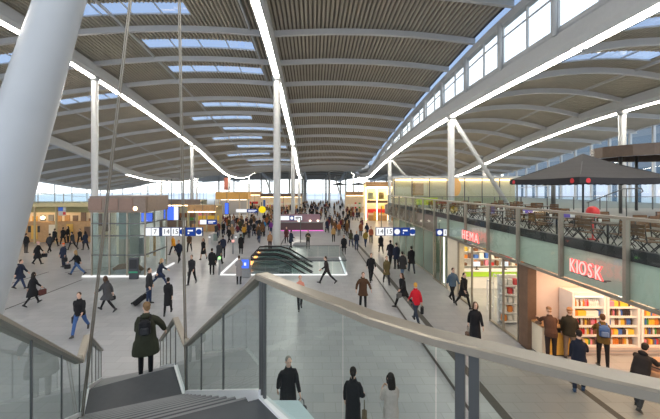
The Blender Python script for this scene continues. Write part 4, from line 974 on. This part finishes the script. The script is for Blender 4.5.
def coat_mesh(j, kind, fem):
    m = MB(); P, t, D = j['P'], j['t'], j['D']; X = Vector((1,0,0)); k = .9 if fem else 1.0; Zv = Vector((0,0,1)); Y = Vector((0,1,0))
    str_ = abs(j['KL'].y - j['KR'].y); ym = (j['KL'].y + j['KR'].y)/2 - P.y
    rings = []
    if kind == 'long': rings += [(P+Zv*-.47+Y*ym*1.0,X,Y,.215*k,.15+str_*.42),(P+Zv*-.40+Y*ym*.9,X,Y,.212*k,.15+str_*.40),(P+Zv*-.25+Y*ym*.55,X,Y,.205*k,.15+str_*.28)]
    if kind == 'parka': rings += [(P+Zv*-.30+Y*ym*.6,X,Y,.262*k,.18+str_*.3),(P+Zv*-.22+Y*ym*.5,X,Y,.228*k,.165+str_*.25)]
    if kind == 'wide_parka': rings += [(P+Zv*-.36+Y*ym*.6,X,Y,.30,.22),(P+Zv*-.28+Y*ym*.5,X,Y,.30,.215),(P+Zv*-.08,X,Y,.27,.185)]
    if kind == 'jacket': rings += [(P+Zv*-.13+Y*ym*.2,X,Y,.195*k,.145+str_*.1)]
    rings += [(P+t*-.03,X,D,(.262 if kind=='wide_parka' else .20)*k,.145 if kind!='wide_parka' else .175),(P+t*.12,X,D,(.245 if kind=='wide_parka' else .178 if kind!='parka' else .205)*k,.128),(P+t*.26,X,D,(.235 if kind=='wide_parka' else .192)*k,.138),(P+t*.37,X,D,.192*k,.138),(P+t*.44,X,D,.168*k,.118),(P+t*.495,X,D,.112*k,.09),(P+t*.545,X,D,.082,.08),(P+t*.575,X,D,.080,.080)]
    m.loft(rings, 16)
    for s, q in ((-1,'L'),(1,'R')):
        S, E, Wp = j['S'+q], j['E'+q], j['W'+q]; fat = 1.35 if kind == 'wide_parka' else 1.12 if kind == 'parka' else 1.0
        m.tube([S+Vector((-s*.09,0,-.015)), S+Vector((-s*.012,0,-.02)), S.lerp(E,.42), E, E.lerp(Wp,.5), Wp-j['f'+q]*.015],[.06*k*fat,.064*k*fat,.064*fat,.057*fat,.052*fat,.043*fat],12)
    if 'parka' in kind: m.ell(P+t*.53-D*.10,(.11,.06,.07))
    return voxel(m, .013, 3, .5)
def trouser_mesh(j, fem, slim=False):
    m = MB(); P = j['P']; w = .9 if slim else 1.0
    m.ell(P+Vector((0,0,-.02)),(.165,.118,.13),14,10)
    for s, q in ((-1,'L'),(1,'R')):
        h,K,A = j['h'+q],j['K'+q],j['A'+q]
        m.tube([h+Vector((-s*.01,0,.05)),h,h.lerp(K,.5),K,K.lerp(A,.45),A.lerp(K,.03)],[.098,.102*w,.085*w,.068*w,.064*w,(.045 if slim else .055)],12)
    return voxel(m, .013, 2, .5)
def shoe_mesh(j, q):
    A, fd, fu = j['A'+q], j['fd'+q], j['fu'+q]; m = MB()
    m.tube([A-fd*.075-fu*.045, A-fd*.05-fu*.042, A+fd*.02-fu*.035, A+fd*.10-fu*.052, A+fd*.165-fu*.06, A+fd*.19-fu*.066],[.022,.042,.046,.036,.026,.010],10)
    m.tube([A-fu*.03+fd*.0, A+fu*.03],[.046,.046],10)
    m.bar(A-fd*.08-fu*.08, A+fd*.185-fu*.08, .075, .012, fu); return m.mesh('shoe', [], True, True)
def hair_mesh(kind):
    m = MB()
    if kind in ('short','long','bun','tail'): m.ell((0,-.018,.036),(.083,.092,.098),16,10); m.ell((0,-.05,-.02),(.072,.058,.07),12,8)
    if kind == 'long':
        m.loft([((0,-.05,.03),(1,0,0),(0,1,0),.085,.07),((0,-.055,-.08),(1,0,0),(0,1,0),.098,.062),((0,-.075,-.19),(1,0,0),(0,1,0),.10,.05),((0,-.085,-.27),(1,0,0),(0,1,0),.07,.03)])
        for s in (-1,1): m.tube([(s*.072,.02,.05),(s*.083,.02,-.04),(s*.085,.0,-.14)],[.022,.026,.016],8)
    if kind == 'bun': m.ell((0,-.115,.05),(.045,.042,.045),12,8)
    if kind == 'tail': m.tube([(0,-.10,.05),(0,-.14,.02),(0,-.135,-.08),(0,-.115,-.16)],[.03,.034,.028,.01],8)
    if kind == 'beanie':
        m.ell((0,-.012,.06),(.088,.102,.085),16,10); m.tube([(0,-.012,.028),(0,-.012,.062)],[.096,.096],18,0,.93); m.ell((0,-.045,-.03),(.07,.05,.05))
    if kind == 'cap':
        m.ell((0,-.012,.055),(.086,.1,.082),16,10); m.add([(-.06,.06,.05),(.06,.06,.05),(.05,.15,.035),(-.05,.15,.035),(-.06,.06,.062),(.06,.06,.062),(.05,.15,.045),(-.05,.15,.045)],[(0,3,2,1),(4,5,6,7),(0,1,5,4),(1,2,6,5),(2,3,7,6),(3,0,4,7)]); m.ell((0,-.05,-.03),(.068,.05,.05))
    if kind == 'hood':
        m.ell((0,-.035,.03),(.112,.115,.13),16,10); m.ell((0,-.07,-.08),(.11,.09,.09))
    return voxel(m, .011, 2, .6)
_c = {}
def cached(key, fn):
    if key not in _c: _c[key] = fn()
    return _c[key]
def cmat(kind, col, rough=.8):
    return mat('%s %.3f %.3f %.3f' % ((kind,)+tuple(col)), col, rough, var=.15, scale=14, spec=.25)
SKIN = [mat('light skin',(.62,.40,.30),.55,var=.04), mat('tan skin',(.45,.27,.18),.55,var=.04), mat('dark skin',(.16,.085,.055),.55,var=.04)]
EYE = mat('dark eye',(.03,.02,.02),.2); LIP = mat('lip',(.42,.17,.15),.5)
BLACK=(.012,.012,.014); NAVY=(.018,.024,.045); CHAR=(.035,.036,.04); BRN=(.085,.05,.03); OLIVE=(.045,.045,.025); JEAN=(.06,.12,.26); DJEAN=(.025,.04,.09)
HBR=(.06,.03,.015); HBL=(.38,.24,.11); HDK=(.014,.010,.008); HGR=(.22,.20,.18)
def link(name, me, m, parent):
    o = bpy.data.objects.new(name, me); COL.objects.link(o); o.parent = parent
    if not me.materials: me.materials.append(None)
    o.material_slots[0].link = 'OBJECT'; o.material_slots[0].material = m; return o
def person(x, y, rz, pose, label, coat='jacket', cc=BLACK, tc=BLACK, hair='short', hc=HBR, fem=False, skin=0, height=1.74, z=0.0, sc=DARK, slim=False, group=None, hm=None):
    key = (pose, fem); j = cached(('sk',)+key, lambda: skel(POSES[pose], fem)); s = height/1.74
    t = thing('person', label, 'person', (x,y,z), R(rz), group); t.scale = (s,s,s)
    link('body', cached(('b',)+key, lambda: body_mesh(j,fem)), SKIN[skin], t)
    link('coat' if coat != 'jacket' else 'jacket', cached(('c',coat)+key, lambda: coat_mesh(j,coat,fem)), cmat('cloth',cc), t)
    link('trousers', cached(('t',slim)+key, lambda: trouser_mesh(j,fem,slim)), cmat('cloth',tc), t)
    for q in 'LR': link('shoe', cached(('s',q)+key, lambda: shoe_mesh(j,q)), sc, t)
    h = link({'beanie':'hat','cap':'cap','hood':'hood'}.get(hair,'hair'), cached(('h',hair), lambda: hair_mesh(hair)), hm or cmat('hair',hc,.6), t); h.matrix_local = headM(j)
    def face():
        m = MB()
        for sx in (-1,1): m.ell((sx*.031,.081,.012),(.011,.008,.006),8,6)
        return m.mesh('eyes', [], True)
    e = link('eyes', cached('eyes', face), EYE, t); e.matrix_local = headM(j)
    def lips(): m = MB(); m.ell((0,.097,-.066),(.022,.006,.007),8,6); return m.mesh('mouth', [], True)
    e = link('mouth', cached('mouth', lips), LIP, t); e.matrix_local = headM(j)
    W = Matrix.Translation((x,y,z)) @ Matrix.Rotation(R(rz),4,'Z') @ Matrix.Scale(s,4)
    return dict(root=t, W=W, j=j, hand=lambda q: W @ (j['W'+q]+j['f'+q]*.09), p=lambda v: W @ v)
# ---- bags
def bag(loc, rz, label, col=BLACK, w=.30, d=.12, h=.26, strap=.22, name='handbag', cat='bag'):
    """loc = top of the handle, where the hand holds it"""
    t = thing(name, label, cat, loc, R(rz)); m = MB(); z1 = -strap; 
    m.rbox(-w/2,w/2,-d/2,d/2,z1-h,z1,.03); m.build('body', cmat('leather',col,.5), t)
    m = MB(); m.tube([(-w*.3,0,z1-.02),(-w*.26,0,z1*.4),(0,0,0),(w*.26,0,z1*.4),(w*.3,0,z1-.02)],.010,6); m.build('handle', cmat('leather',tuple(c*.8 for c in col),.5), t); return t
def backpack(P, label, col=BLACK, accent=None, s=1.0):
    """worn on a person's back"""
    j = P['j']; t_, D = j['t'], j['D']; c = P['p'](j['P'] + t_*.30 - D*.215)
    t = thing('backpack', label, 'backpack', c, P['root'].rotation_euler.z); m = MB()
    m.ell((0,0,0),(.155*s,.10*s,.22*s),14,10); m.rbox(-.14*s,.14*s,-.07*s,.08*s,-.2*s,.16*s,.03); m.build('body', cmat('nylon',col,.7), t, False)
    m = MB(); m.rbox(-.105*s,.105*s,-.125*s,-.06*s,-.17*s,.02*s,.025); m.build('pocket', cmat('nylon',accent or tuple(c_*1.5 for c_ in col),.7), t)
    for sx in (-1,1): m = MB(); m.tube([(sx*.09,.06,.16*s),(sx*.10,.20,.21),(sx*.105,.33,.12),(sx*.11,.34,-.02)],.018,6); m.build('strap', cmat('nylon',col,.7), t)
    return t
def G(px, py, z=0): return gp(px, py, z)
# ---- the people one can tell apart. rz: 0 walks away from the camera, 180 towards it, 90 to the left, -90 to the right
WOM = Vector((-3.86,7.62,0)); P = person(WOM.x, WOM.y, 20, 'rail', 'woman with tied blond hair and long green parka going down the stairs', 'wide_parka', (.034,.036,.022), BLACK, 'bun', (.21,.125,.06), True, z=1.575, height=1.70, slim=True)
backpack(P, 'black rucksack on the back of the woman in the green parka', BLACK, CHAR, .85)
# behind the glass
x,y = 8.3*(288-313)/330, 8.3; P = person(x,y,200,'walk','grey haired man in a black coat seen through the balustrade glass','long',BLACK,BLACK,'short',HGR,height=1.74)
bag(P['hand']('L'),20,'dark bag carried by the grey haired man behind the glass',CHAR)
x,y = 7.75*(353-313)/330, 7.75; P = person(x,y,-12,'carry','dark haired woman in a black coat seen through the glass, back to the camera','long',BLACK,BLACK,'tail',HDK,True,height=1.70,slim=True)
bag(Vector((x+.27,y+.03,1.0)),80,'olive brown tote bag hanging beside the woman in the black coat',(.13,.10,.055),.34,.12,.36,.3,'tote_bag')
x,y = 7.6*(391-313)/330, 7.6; person(x,y,10,'fold','woman in a pale beige coat with dark hair seen through the glass','long',(.46,.40,.36),(.36,.32,.29),'long',HDK,True,height=1.66)
# left field
x,y = G(20,289); person(x,y,-75,'walk','person in a dark navy coat and jeans walking right, beside the leaning column','parka',NAVY,DJEAN,'short',HBR,height=1.70)
x,y = G(32.5,305); P = person(x,y,-20,'walk_b','long haired woman in a big black coat below the leaning column','long',BLACK,BLACK,'long',HDK,True,height=1.66,slim=True)
bag(P['hand']('R'),60,'reddish brown bag held by the long haired woman in the big black coat',(.10,.035,.03),.34,.14,.3,.1)
x,y = G(26,253); person(x,y,5,'stand','person in black standing near the wooden shop at the far left edge',cc=BLACK,tc=CHAR)
x,y = G(37.5,264.5); P = person(x,y,-80,'walk','man in a dark coat with a pale pink cap walking right at the left','long',BLACK,BLACK,'beanie',(.75,.42,.38))
bag(P['hand']('L'),10,'dark briefcase of the man with the pale pink cap',BLACK,.4,.1,.3,.08,'briefcase')
x,y = G(49.5,252.5); person(x,y,10,'walk_b','person in dark grey nearest the wooden shop front, left of a pair','jacket',CHAR,BLACK)
x,y = G(54.5,247); person(x,y,0,'walk','taller person in black beside the one in dark grey near the wooden shop','parka',BLACK,BLACK,height=1.82)
x,y = G(63.5,267); P = person(x,y,170,'stand','person in a navy coat with a bright orange hat','parka',NAVY,NAVY,'beanie',(.75,.13,.02))
bag(P['hand']('L'),0,'black bag of the person with the orange hat',BLACK,.36,.14,.32,.1)
x,y = G(77,275); P = person(x,y,100,'stride','fair haired woman in a black jacket and jeans striding left of the glass lift house','jacket',BLACK,JEAN,'long',HBL,True)
bag(P['hand']('L'),20,'black shoulder bag of the fair haired striding woman',BLACK,.36,.15,.3,.12)
for px,py,po,l in ((63,244,'walk','dark figure just right of the pair near the wooden shop'),(68,243,'stand','dark figure in front of the left shop menu board'),(72.5,250,'walk_b','dark figure directly above the orange hat'),(80,246,'walk','dark figure nearer the glass lift house on its left'),(85.5,250,'carry','dark figure with a bag touching the left edge of the glass lift house')):
    x,y = G(px,py); person(x,y,random.uniform(-40,200),po,l,'parka' if px%2 else 'jacket',random.choice((BLACK,NAVY,CHAR,BRN)),BLACK,random.choice(('short','long')),HDK)
x,y = G(80,333.5); P = person(x,y,195,'stride','man in a black coat and blue jeans striding towards the stairs','jacket',BLACK,(.05,.11,.28),'short',HBR,height=1.76)
bag(P['hand']('R'),100,'black bag in the hand of the man in blue jeans near the stairs',BLACK,.36,.12,.3,.06)
x,y = G(107,311); P = person(x,y,80,'stride','brown haired woman in a dark grey coat walking between the stairs and the lift house','parka',(.06,.06,.065),BLACK,'long',HBR,True,slim=True)
bag(P['hand']('R'),70,'black handbag of the brown haired woman in dark grey',BLACK,.26,.1,.2,.1)
x,y = G(149,304); P = person(x,y,-88,'stand','man in a dark jacket and jeans pulling a wheeled suitcase','jacket',(.03,.03,.034),DJEAN,'short',HBR,height=1.78)
sx_, sy_ = G(134.5,305); su = thing('suitcase','black wheeled suitcase tilted behind the man in jeans','suitcase',(sx_,sy_,.05),0); su.rotation_euler = (0,R(52),0)
q = MB(); q.rbox(-.13,.13,-.22,.22,.04,.68,.04); q.build('body', cmat('nylon',BLACK,.5), su)
q = MB(); q.tube([(-.1,-.15,.66),(-.1,-.15,1.08),(-.1,.15,1.08),(-.1,.15,.66)],.013,6); q.build('handle', POST, su)
for s in (-.17,.17): q = MB(); q.tube([(-.1,s-.02,.02),(-.1,s+.02,.02)],.05,10); q.build('wheel', DARK, su)
x,y = G(168,314.5); person(x,y,15,'walk','woman all in black with dark hair walking away behind the stair woman','long',BLACK,BLACK,'short',HDK,True,height=1.70,slim=True)
x,y = G(160,286.5); P = person(x,y,-70,'stride','fair haired woman in a navy coat and jeans beside the lift house corner','parka',NAVY,DJEAN,'long',HBL,True)
x,y = G(192,284.5); P = person(x,y,178,'walk','man in a dark jacket walking towards the camera beside the right hanger rod','jacket',(.022,.022,.024),BLACK,'short',HBR,height=1.80)
bag(P['hand']('R'),90,'grey bag in the hand of the man beside the right hanger rod',(.12,.11,.10),.34,.12,.28,.08)
x,y = G(179,262.5); person(x,y,180,'walk_b','man in a dark suit jacket under the long hanging sign','jacket',NAVY,BLACK,'short',HBR,height=1.8)
x,y = G(173.5,255); person(x,y,150,'walk','person in a bright orange jacket behind the man in the dark suit','jacket',(.70,.30,.02),BLACK,'short',HDK)
x,y = G(189.5,252); person(x,y,185,'walk','person in brown walking under the right end of the long hanging sign','jacket',BRN,BLACK,'short',HBR)
x,y = G(203.5,259.5); person(x,y,172,'walk','woman in a black coat with bare legs right of the long hanging sign','long',BLACK,(.45,.30,.22),'long',HBR,True,slim=True)
x,y = G(212,274.5); person(x,y,5,'stand','person in black seen from behind left of the green light post','parka',BLACK,BLACK,'short',HDK)
x,y = G(219,265); person(x,y,-10,'walk','person with a dark coat directly behind the green light post','parka',CHAR,BLACK,'short',HDK,height=1.8)
x,y = G(223,258); person(x,y,20,'stand','tall person in navy left of the red light post','jacket',NAVY,BLACK,'short',HDK,height=1.86)
x,y = G(229,243); person(x,y,160,'walk_b','slim person in black further back, above the red light post','jacket',BLACK,BLACK,'short',HDK)
x,y = G(241,254); person(x,y,5,'stand','person in a black coat right behind the escalators at their left end','long',BLACK,BLACK,'short',HBR)
x,y = G(239,284); person(x,y,8,'fold','woman in a long pale grey coat with brown hair, beside the blue info pillar','long',(.27,.25,.25),BLACK,'short',HBR,True,height=1.70,slim=True)
x,y = G(270,250); person(x,y,175,'stand','person in a tan jacket and dark trousers left of the middle column','jacket',(.34,.19,.10),(.05,.02,.02),'short',HBL,height=1.72)
x,y = G(291,248.5); P = person(x,y,-40,'carry','person in a navy coat with a bag right of the middle column','parka',NAVY,BLACK,'short',HDK)
bag(P['hand']('L'),0,'black bag of the person in navy right of the middle column',BLACK,.3,.14,.3,.1)
x,y = G(286.5,243); person(x,y,180,'walk','person in dark red brown close to the middle column on its right','parka',(.09,.03,.03),BLACK,'short',HDK)
x,y = G(308,248.5); person(x,y,182,'fold','person in dark clothes with folded arms facing the camera under the pale sign','jacket',OLIVE,BLACK,'short',HDK)
x,y = G(327,283.5); person(x,y,100,'stride','person in a dark brown jacket walking along the escalator opening','jacket',(.032,.026,.024),BLACK,'short',HBR,height=1.74)
x,y = G(300,310); person(x,y,190,'walk','slim person in a pink top with a yellow vest, partly behind the handrail','jacket',(.62,.25,.18),BLACK,'short',(.5,.2,.08),True,height=1.66)
x,y = G(363,309); person(x,y,184,'wide','man in a brown jacket facing the camera with his arms held out','parka',(.075,.038,.02),BLACK,'short',HBR,height=1.74)
x,y = G(371,282); person(x,y,182,'walk','man in a black coat and black trousers walking towards the camera','jacket',BLACK,BLACK,'short',HBR,height=1.80)
x,y = G(386.5,284); person(x,y,178,'walk_b','person in an olive jacket beside the dark floor drain','parka',(.11,.085,.035),(.03,.03,.035),'short',HBR,True)
x,y = G(402.5,278.5); person(x,y,5,'walk','person in a dark jacket and pale jeans walking away by the floor drain','parka',(.035,.033,.035),(.09,.15,.25),'short',HDK)
x,y = G(411.5,272.5); person(x,y,-5,'walk_b','tall man in black in front of the greenish glass','parka',BLACK,(.03,.04,.06),'short',HDK,height=1.84)
x,y = G(396.5,269); person(x,y,10,'stand','heavy figure in navy under the right hanging sign','parka',NAVY,BLACK,'short',HDK,height=1.86)
x,y = G(390.5,264); person(x,y,0,'walk','dark figure behind the heavy one in navy','parka',(.02,.02,.03),BLACK,'short',HDK,height=1.82)
x,y = G(403,306.5); P = person(x,y,120,'stride','person in black with a patterned bag just ahead of the red jacket','parka',BLACK,BLACK,'long',HBR,True)
bag(P['hand']('L'),30,'grey patterned bag of the person ahead of the red jacket',(.10,.10,.10),.3,.12,.24,.1)
x,y = G(416,322.5); P = person(x,y,15,'walk','person in a bright red jacket and yellow scarf with dark jeans','jacket',(.50,.012,.025),(.03,.04,.06),'short',(.55,.30,.06),True,height=1.72)
bag(P['hand']('R'),70,'black bag of the person in the bright red jacket',BLACK,.34,.14,.28,.1)
x,y = G(430,272); person(x,y,90,'stand','small dark figure at the greenish glass left of the shop window','long',BLACK,BLACK,'short',HDK,height=1.66)
x,y = G(452.5,301.5); person(x,y,-170,'walk','person in a blue grey jacket beside the cream pier','jacket',(.08,.12,.17),BLACK,'short',HBR)
x,y = G(463.5,307.5); P = person(x,y,-165,'walk_b','woman in a black coat with a pale collar in front of the lit shop','parka',BLACK,BLACK,'short',HDK,True,slim=True)
bag(P['hand']('L'),60,'grey handbag of the woman with the pale collar',(.25,.25,.26),.26,.12,.2,.14)
x,y = 330*0+11.0*(474-313)/330, 11.0; x,y = 12.3*(475-313)/330, 12.3; P = person(x,y,168,'walk','long haired woman in a black coat walking towards the camera past the shop doors','long',BLACK,(.03,.03,.035),'long',(.075,.04,.025),True,height=1.72,slim=True)
bag(P['hand']('R'),80,'brown shoulder bag of the long haired woman past the shop doors',(.10,.05,.03),.34,.14,.28,.3)
# kiosk customers
x,y = G(551,361.5); person(x,y,-22,'lean','customer in a brown jacket and cap leaning over the kiosk counter','jacket',(.085,.040,.024),(.03,.02,.018),'cap',(.30,.16,.08),height=1.76)
x,y = G(569.5,360); P = person(x,y,-35,'stand','customer with a tan beanie and a dark olive jacket at the coolers','jacket',(.03,.025,.015),(.20,.14,.10),'beanie',(.33,.16,.07),height=1.74)
x,y = G(579,391); person(x,y,-38,'phone','person in a navy coat and blue shoes, nearest the camera at the kiosk','long',(.012,.016,.030),(.015,.02,.04),'short',HDK,True,height=1.70,sc=cmat('cloth',(.04,.07,.14)))
x,y = G(603,368); P = person(x,y,-30,'reach','customer in an olive jacket with a blue backpack at the coolers','jacket',(.11,.07,.02),BLACK,'short',HBR,True,height=1.70,slim=True)
backpack(P,'blue and grey backpack of the customer in olive',(.05,.11,.28),(.13,.20,.36),.95)
x,y = 9.0*(640-313)/330, 9.0; person(x,y,-62,'push','person in a black padded jacket bending over a stroller at the right edge','parka',BLACK,CHAR,'short',HDK,height=1.72)
s_ = thing('stroller','tan stroller in front of the bending person at the right edge','stroller',(x+1.0,y+.5,0),R(-62))
q = MB(); q.loft([((0,-.1,.45),(1,0,0),(0,1,0),.2,.16),((0,0,.55),(1,0,0),(0,1,0),.23,.3),((0,-.05,.78),(1,0,0),(0,1,0),.22,.3)]); q.build('seat', cmat('cloth',(.40,.24,.14)), s_, True)
q = MB(); q.ell((0,.05,.88),(.23,.3,.22)); q.build('canopy', cmat('cloth',(.36,.22,.15)), s_, True)
for sx in (-.24,.24):
    q = MB(); q.tube([(sx,.42,.12),(sx,-.1,.55),(sx,-.5,1.0)],.014,6); q.tube([(sx,-.35,.12),(sx,.1,.6)],.014,6); q.build('frame', POST, s_)
    for yy in (.42,-.35): q = MB(); q.tube([(sx-.02,yy,.12),(sx+.02,yy,.12)],.12,14); q.build('wheel', DARK, s_)
q = MB(); q.tube([(-.24,-.5,1.0),(.24,-.5,1.0)],.018,6); q.build('handle', DARK, s_)
# people further back that still read one by one
MID = [(344,255,'parka',BLACK,'person in black with a round backpack, nearest of the warm lit cluster'),(351,247,'jacket',OLIVE,'person in olive just right of the round backpack'),(356.5,250,'jacket',NAVY,'dark slim figure at the top of the floor drain'),(365.5,247,'jacket',(.30,.21,.05),'person in a mustard jacket at the right of the warm lit cluster'),(381,253,'parka',BLACK,'person in black left end below the right hanging sign'),(333.5,242,'jacket',(.42,.26,.10),'person in a pale ochre jacket left of the warm lit cluster'),(339,236,'jacket',(.38,.13,.04),'person in a rust jacket at the right end of the service desk'),(259,243,'jacket',CHAR,'dark figure with fair hair left of the middle column'),(264,233.5,'jacket',(.02,.20,.42),'person in a bright blue jacket in the crowd left of the middle column'),(271,234,'jacket',(.20,.05,.28),'person in a purple jacket beside the middle column'),(244,239,'jacket',(.45,.24,.03),'person in an orange yellow jacket in front of the crowd'),(249,238,'parka',NAVY,'dark blue figure beside the orange yellow jacket'),(254,236,'parka',BLACK,'black figure third from the orange yellow jacket'),(240,231,'parka',BRN,'brown figure behind the orange yellow jacket'),(371,243,'jacket',(.40,.11,.06),'person in coral red near the yellow shop front')]
MIDP = []
for i,(px,py,k,c,l) in enumerate(MID):
    x,y = G(px,py); MIDP.append((x,y)); P = person(x,y,(175,5,182,190,0,170)[i%6],('walk','walk_b','stand')[i%3],l,k,c,random.choice((BLACK,CHAR,DJEAN)),('short','long','short')[i%3],random.choice((HDK,HBR,HBL)),bool(i%2))
    if i == 0: backpack(P,'round dark backpack in the warm lit cluster',CHAR,BLACK,1.1)
# ---- the dense far crowd: whole figures in one mesh each, five cloth slots
def far_mesh(pose, coat, fem, hair):
    j = cached(('sk',pose,fem), lambda: skel(POSES[pose], fem)); parts = []
    b = cached(('bf',pose,fem), lambda: body_mesh(j,fem,False))
    hm = cached(('h',hair), lambda: hair_mesh(hair)); c = cached(('c',coat,pose,fem), lambda: coat_mesh(j,coat,fem)); t = cached(('t',False,pose,fem), lambda: trouser_mesh(j,fem))
    out = MB(); M = headM(j)
    for me, mi, X in ((b,0,None),(c,1,None),(t,2,None),(hm,3,M),(shoe_mesh(j,'L'),4,None),(shoe_mesh(j,'R'),4,None)):
        out.add([(X @ v.co) if X else v.co for v in me.vertices],[tuple(p.vertices) for p in me.polygons],mi)
    me = out.mesh('person', [None]*5, True); 
    o = bpy.data.objects.new('tmp', me); COL.objects.link(o); d = o.modifiers.new('d','DECIMATE'); d.ratio = .35
    r = bpy.data.meshes.new_from_object(o.evaluated_get(bpy.context.evaluated_depsgraph_get())); bpy.data.objects.remove(o); return r
FAR = [far_mesh(*a) for a in (('walk','jacket',False,'short'),('walk_b','parka',False,'short'),('stand','long',True,'long'),('walk','parka',True,'long'),('walk_b','jacket',True,'short'),('stand','parka',False,'beanie'))]
random.seed(21); placed = []
PAL = [('black',BLACK),('navy',NAVY),('charcoal',CHAR),('brown',BRN),('olive',OLIVE),('black',BLACK),('tan',(.26,.16,.08)),('rust',(.26,.085,.03)),('black',(.015,.014,.014)),('navy',(.02,.025,.05)),('grey',(.16,.16,.17)),('burgundy',(.12,.02,.03)),('black',BLACK),('brown',(.14,.07,.03))]
n = 0; tries = 0
while n < 228 and tries < 15000:
    tries += 1
    u = random.random(); y = 40 + 75*u**1.25; px = random.gauss(312,38) if random.random() < .62 else random.uniform(205,405)
    if random.random() < .24: y = random.uniform(38,58); px = random.uniform(214,300)
    x = (px-VX)*y/F
    if not (-19 < x < 12) or (x > 7.2 and y < 60) or (x > 9 and y > 58) or (-5.6 < x < 1.8 and y < 49): continue
    if x < -11 and 55 < y < 65: continue
    if -24.6 < x < -16 and 48 < y < 54 or -17.6 < x < -12.6 and 42.5 < y < 49: continue
    if -14.5 < x < -2.5 and 86 < y < 92 or -29 < x < -14.5 and 93 < y < 99: continue
    if any((x-a)**2+(y-b)**2 < .75 for a,b in placed): continue
    if any(abs(x-cx_)<.7 and (y-31.9+.8)%25.6<1.6 for cx_ in (XC,)): continue
    if any(math.hypot(x-a,y-b)<1.0 for a in (-8,5.5) for b in (112,140)) or abs(y-100)<1.2 or any(math.hypot(x-a,y-b)<.9 for a,b in MIDP): continue
    placed.append((x,y)); cn_, cc = random.choice(PAL)
    o = bpy.data.objects.new('person', random.choice(FAR)); COL.objects.link(o); o.location = (x,y,0); o.rotation_euler.z = random.choice((0,math.pi)) + random.uniform(-.5,.5); s = random.uniform(.94,1.06); o.scale = (s,s,s)
    cols = (SKIN[0 if random.random()<.85 else 1], cmat('cloth',cc), cmat('cloth',random.choice((BLACK,CHAR,DJEAN,NAVY))), cmat('hair',random.choice((HDK,HBR,HBR,HBL)),.6), DARK)
    for i in range(5): o.material_slots[i].link = 'OBJECT'; o.material_slots[i].material = cols[i]
    zone = 'left' if px < 283 else ('middle' if px < 335 else 'right'); dep = 'nearer' if y < 78 else ('far' if y < 105 else 'farthest')
    tag(o, 'distant person in a %s coat in the %s rows of the crowd, %s part' % (cn_, dep, zone), 'person', 'distant crowd in %s, %s rows, %s part' % (cn_, dep, zone)); n += 1
# ------------------------------------------------------------------ world, lamps, camera
w = bpy.data.worlds.new('overcast sky'); SC.world = w; w.use_nodes = True; nt = w.node_tree
bg = nt.nodes['Background']; tc = nt.nodes.new('ShaderNodeTexCoord'); sp = nt.nodes.new('ShaderNodeSeparateXYZ'); cr = nt.nodes.new('ShaderNodeValToRGB')
nt.links.new(tc.outputs['Generated'], sp.inputs[0]); nt.links.new(sp.outputs['Z'], cr.inputs[0]); nt.links.new(cr.outputs[0], bg.inputs[0])
cr.color_ramp.elements[0].position = .0; cr.color_ramp.elements[0].color = (.95,.98,1,1)
cr.color_ramp.elements[1].position = .75; cr.color_ramp.elements[1].color = (.40,.52,.74,1)
bg.inputs[1].default_value = 2.2
def area(name, loc, sx, sy, e, col, rot=(0,0,0)):
    l = bpy.data.lights.new(name,'AREA'); l.shape = 'RECTANGLE'; l.size = sx; l.size_y = sy; l.energy = e; l.color = col
    o = bpy.data.objects.new(name, l); COL.objects.link(o); o.location = loc; o.rotation_euler = rot; o.visible_camera = True; return o
area('kiosk_lamp',(11.2,9.4,3.09),5.5,5.5,330,(1,.60,.36)); area('shop_lamp',(11.5,17.0,3.09),4.5,6,330,(1,.80,.55))
area('far_shop_fill',(13.5,61.2,6.7),7,2.2,900,(1,.72,.36)); area('left_shop_lamp',(-37,37.6,3.6),16,2,170,(1,.68,.36))  # the far shop light is an added warm fill without a fixture
cam = bpy.data.cameras.new('camera'); co = bpy.data.objects.new('camera', cam); COL.objects.link(co)
co.location = (0,0,ZC); co.rotation_euler = (math.pi/2,0,0); cam.sensor_fit = 'HORIZONTAL'; cam.sensor_width = 36; cam.lens = 36*F/660
cam.shift_x = (330-VX)/660; cam.shift_y = -(209.5-VY)/660; cam.clip_start = .05; cam.clip_end = 800
SC.camera = co
SC.view_settings.view_transform = 'Standard'; SC.view_settings.look = 'None'; SC.view_settings.gamma = 1; SC.view_settings.exposure = 0.1
SC.cycles.max_bounces = 10; SC.cycles.diffuse_bounces = 4; SC.cycles.glossy_bounces = 3; SC.cycles.transparent_max_bounces = 24; SC.cycles.use_denoising = True
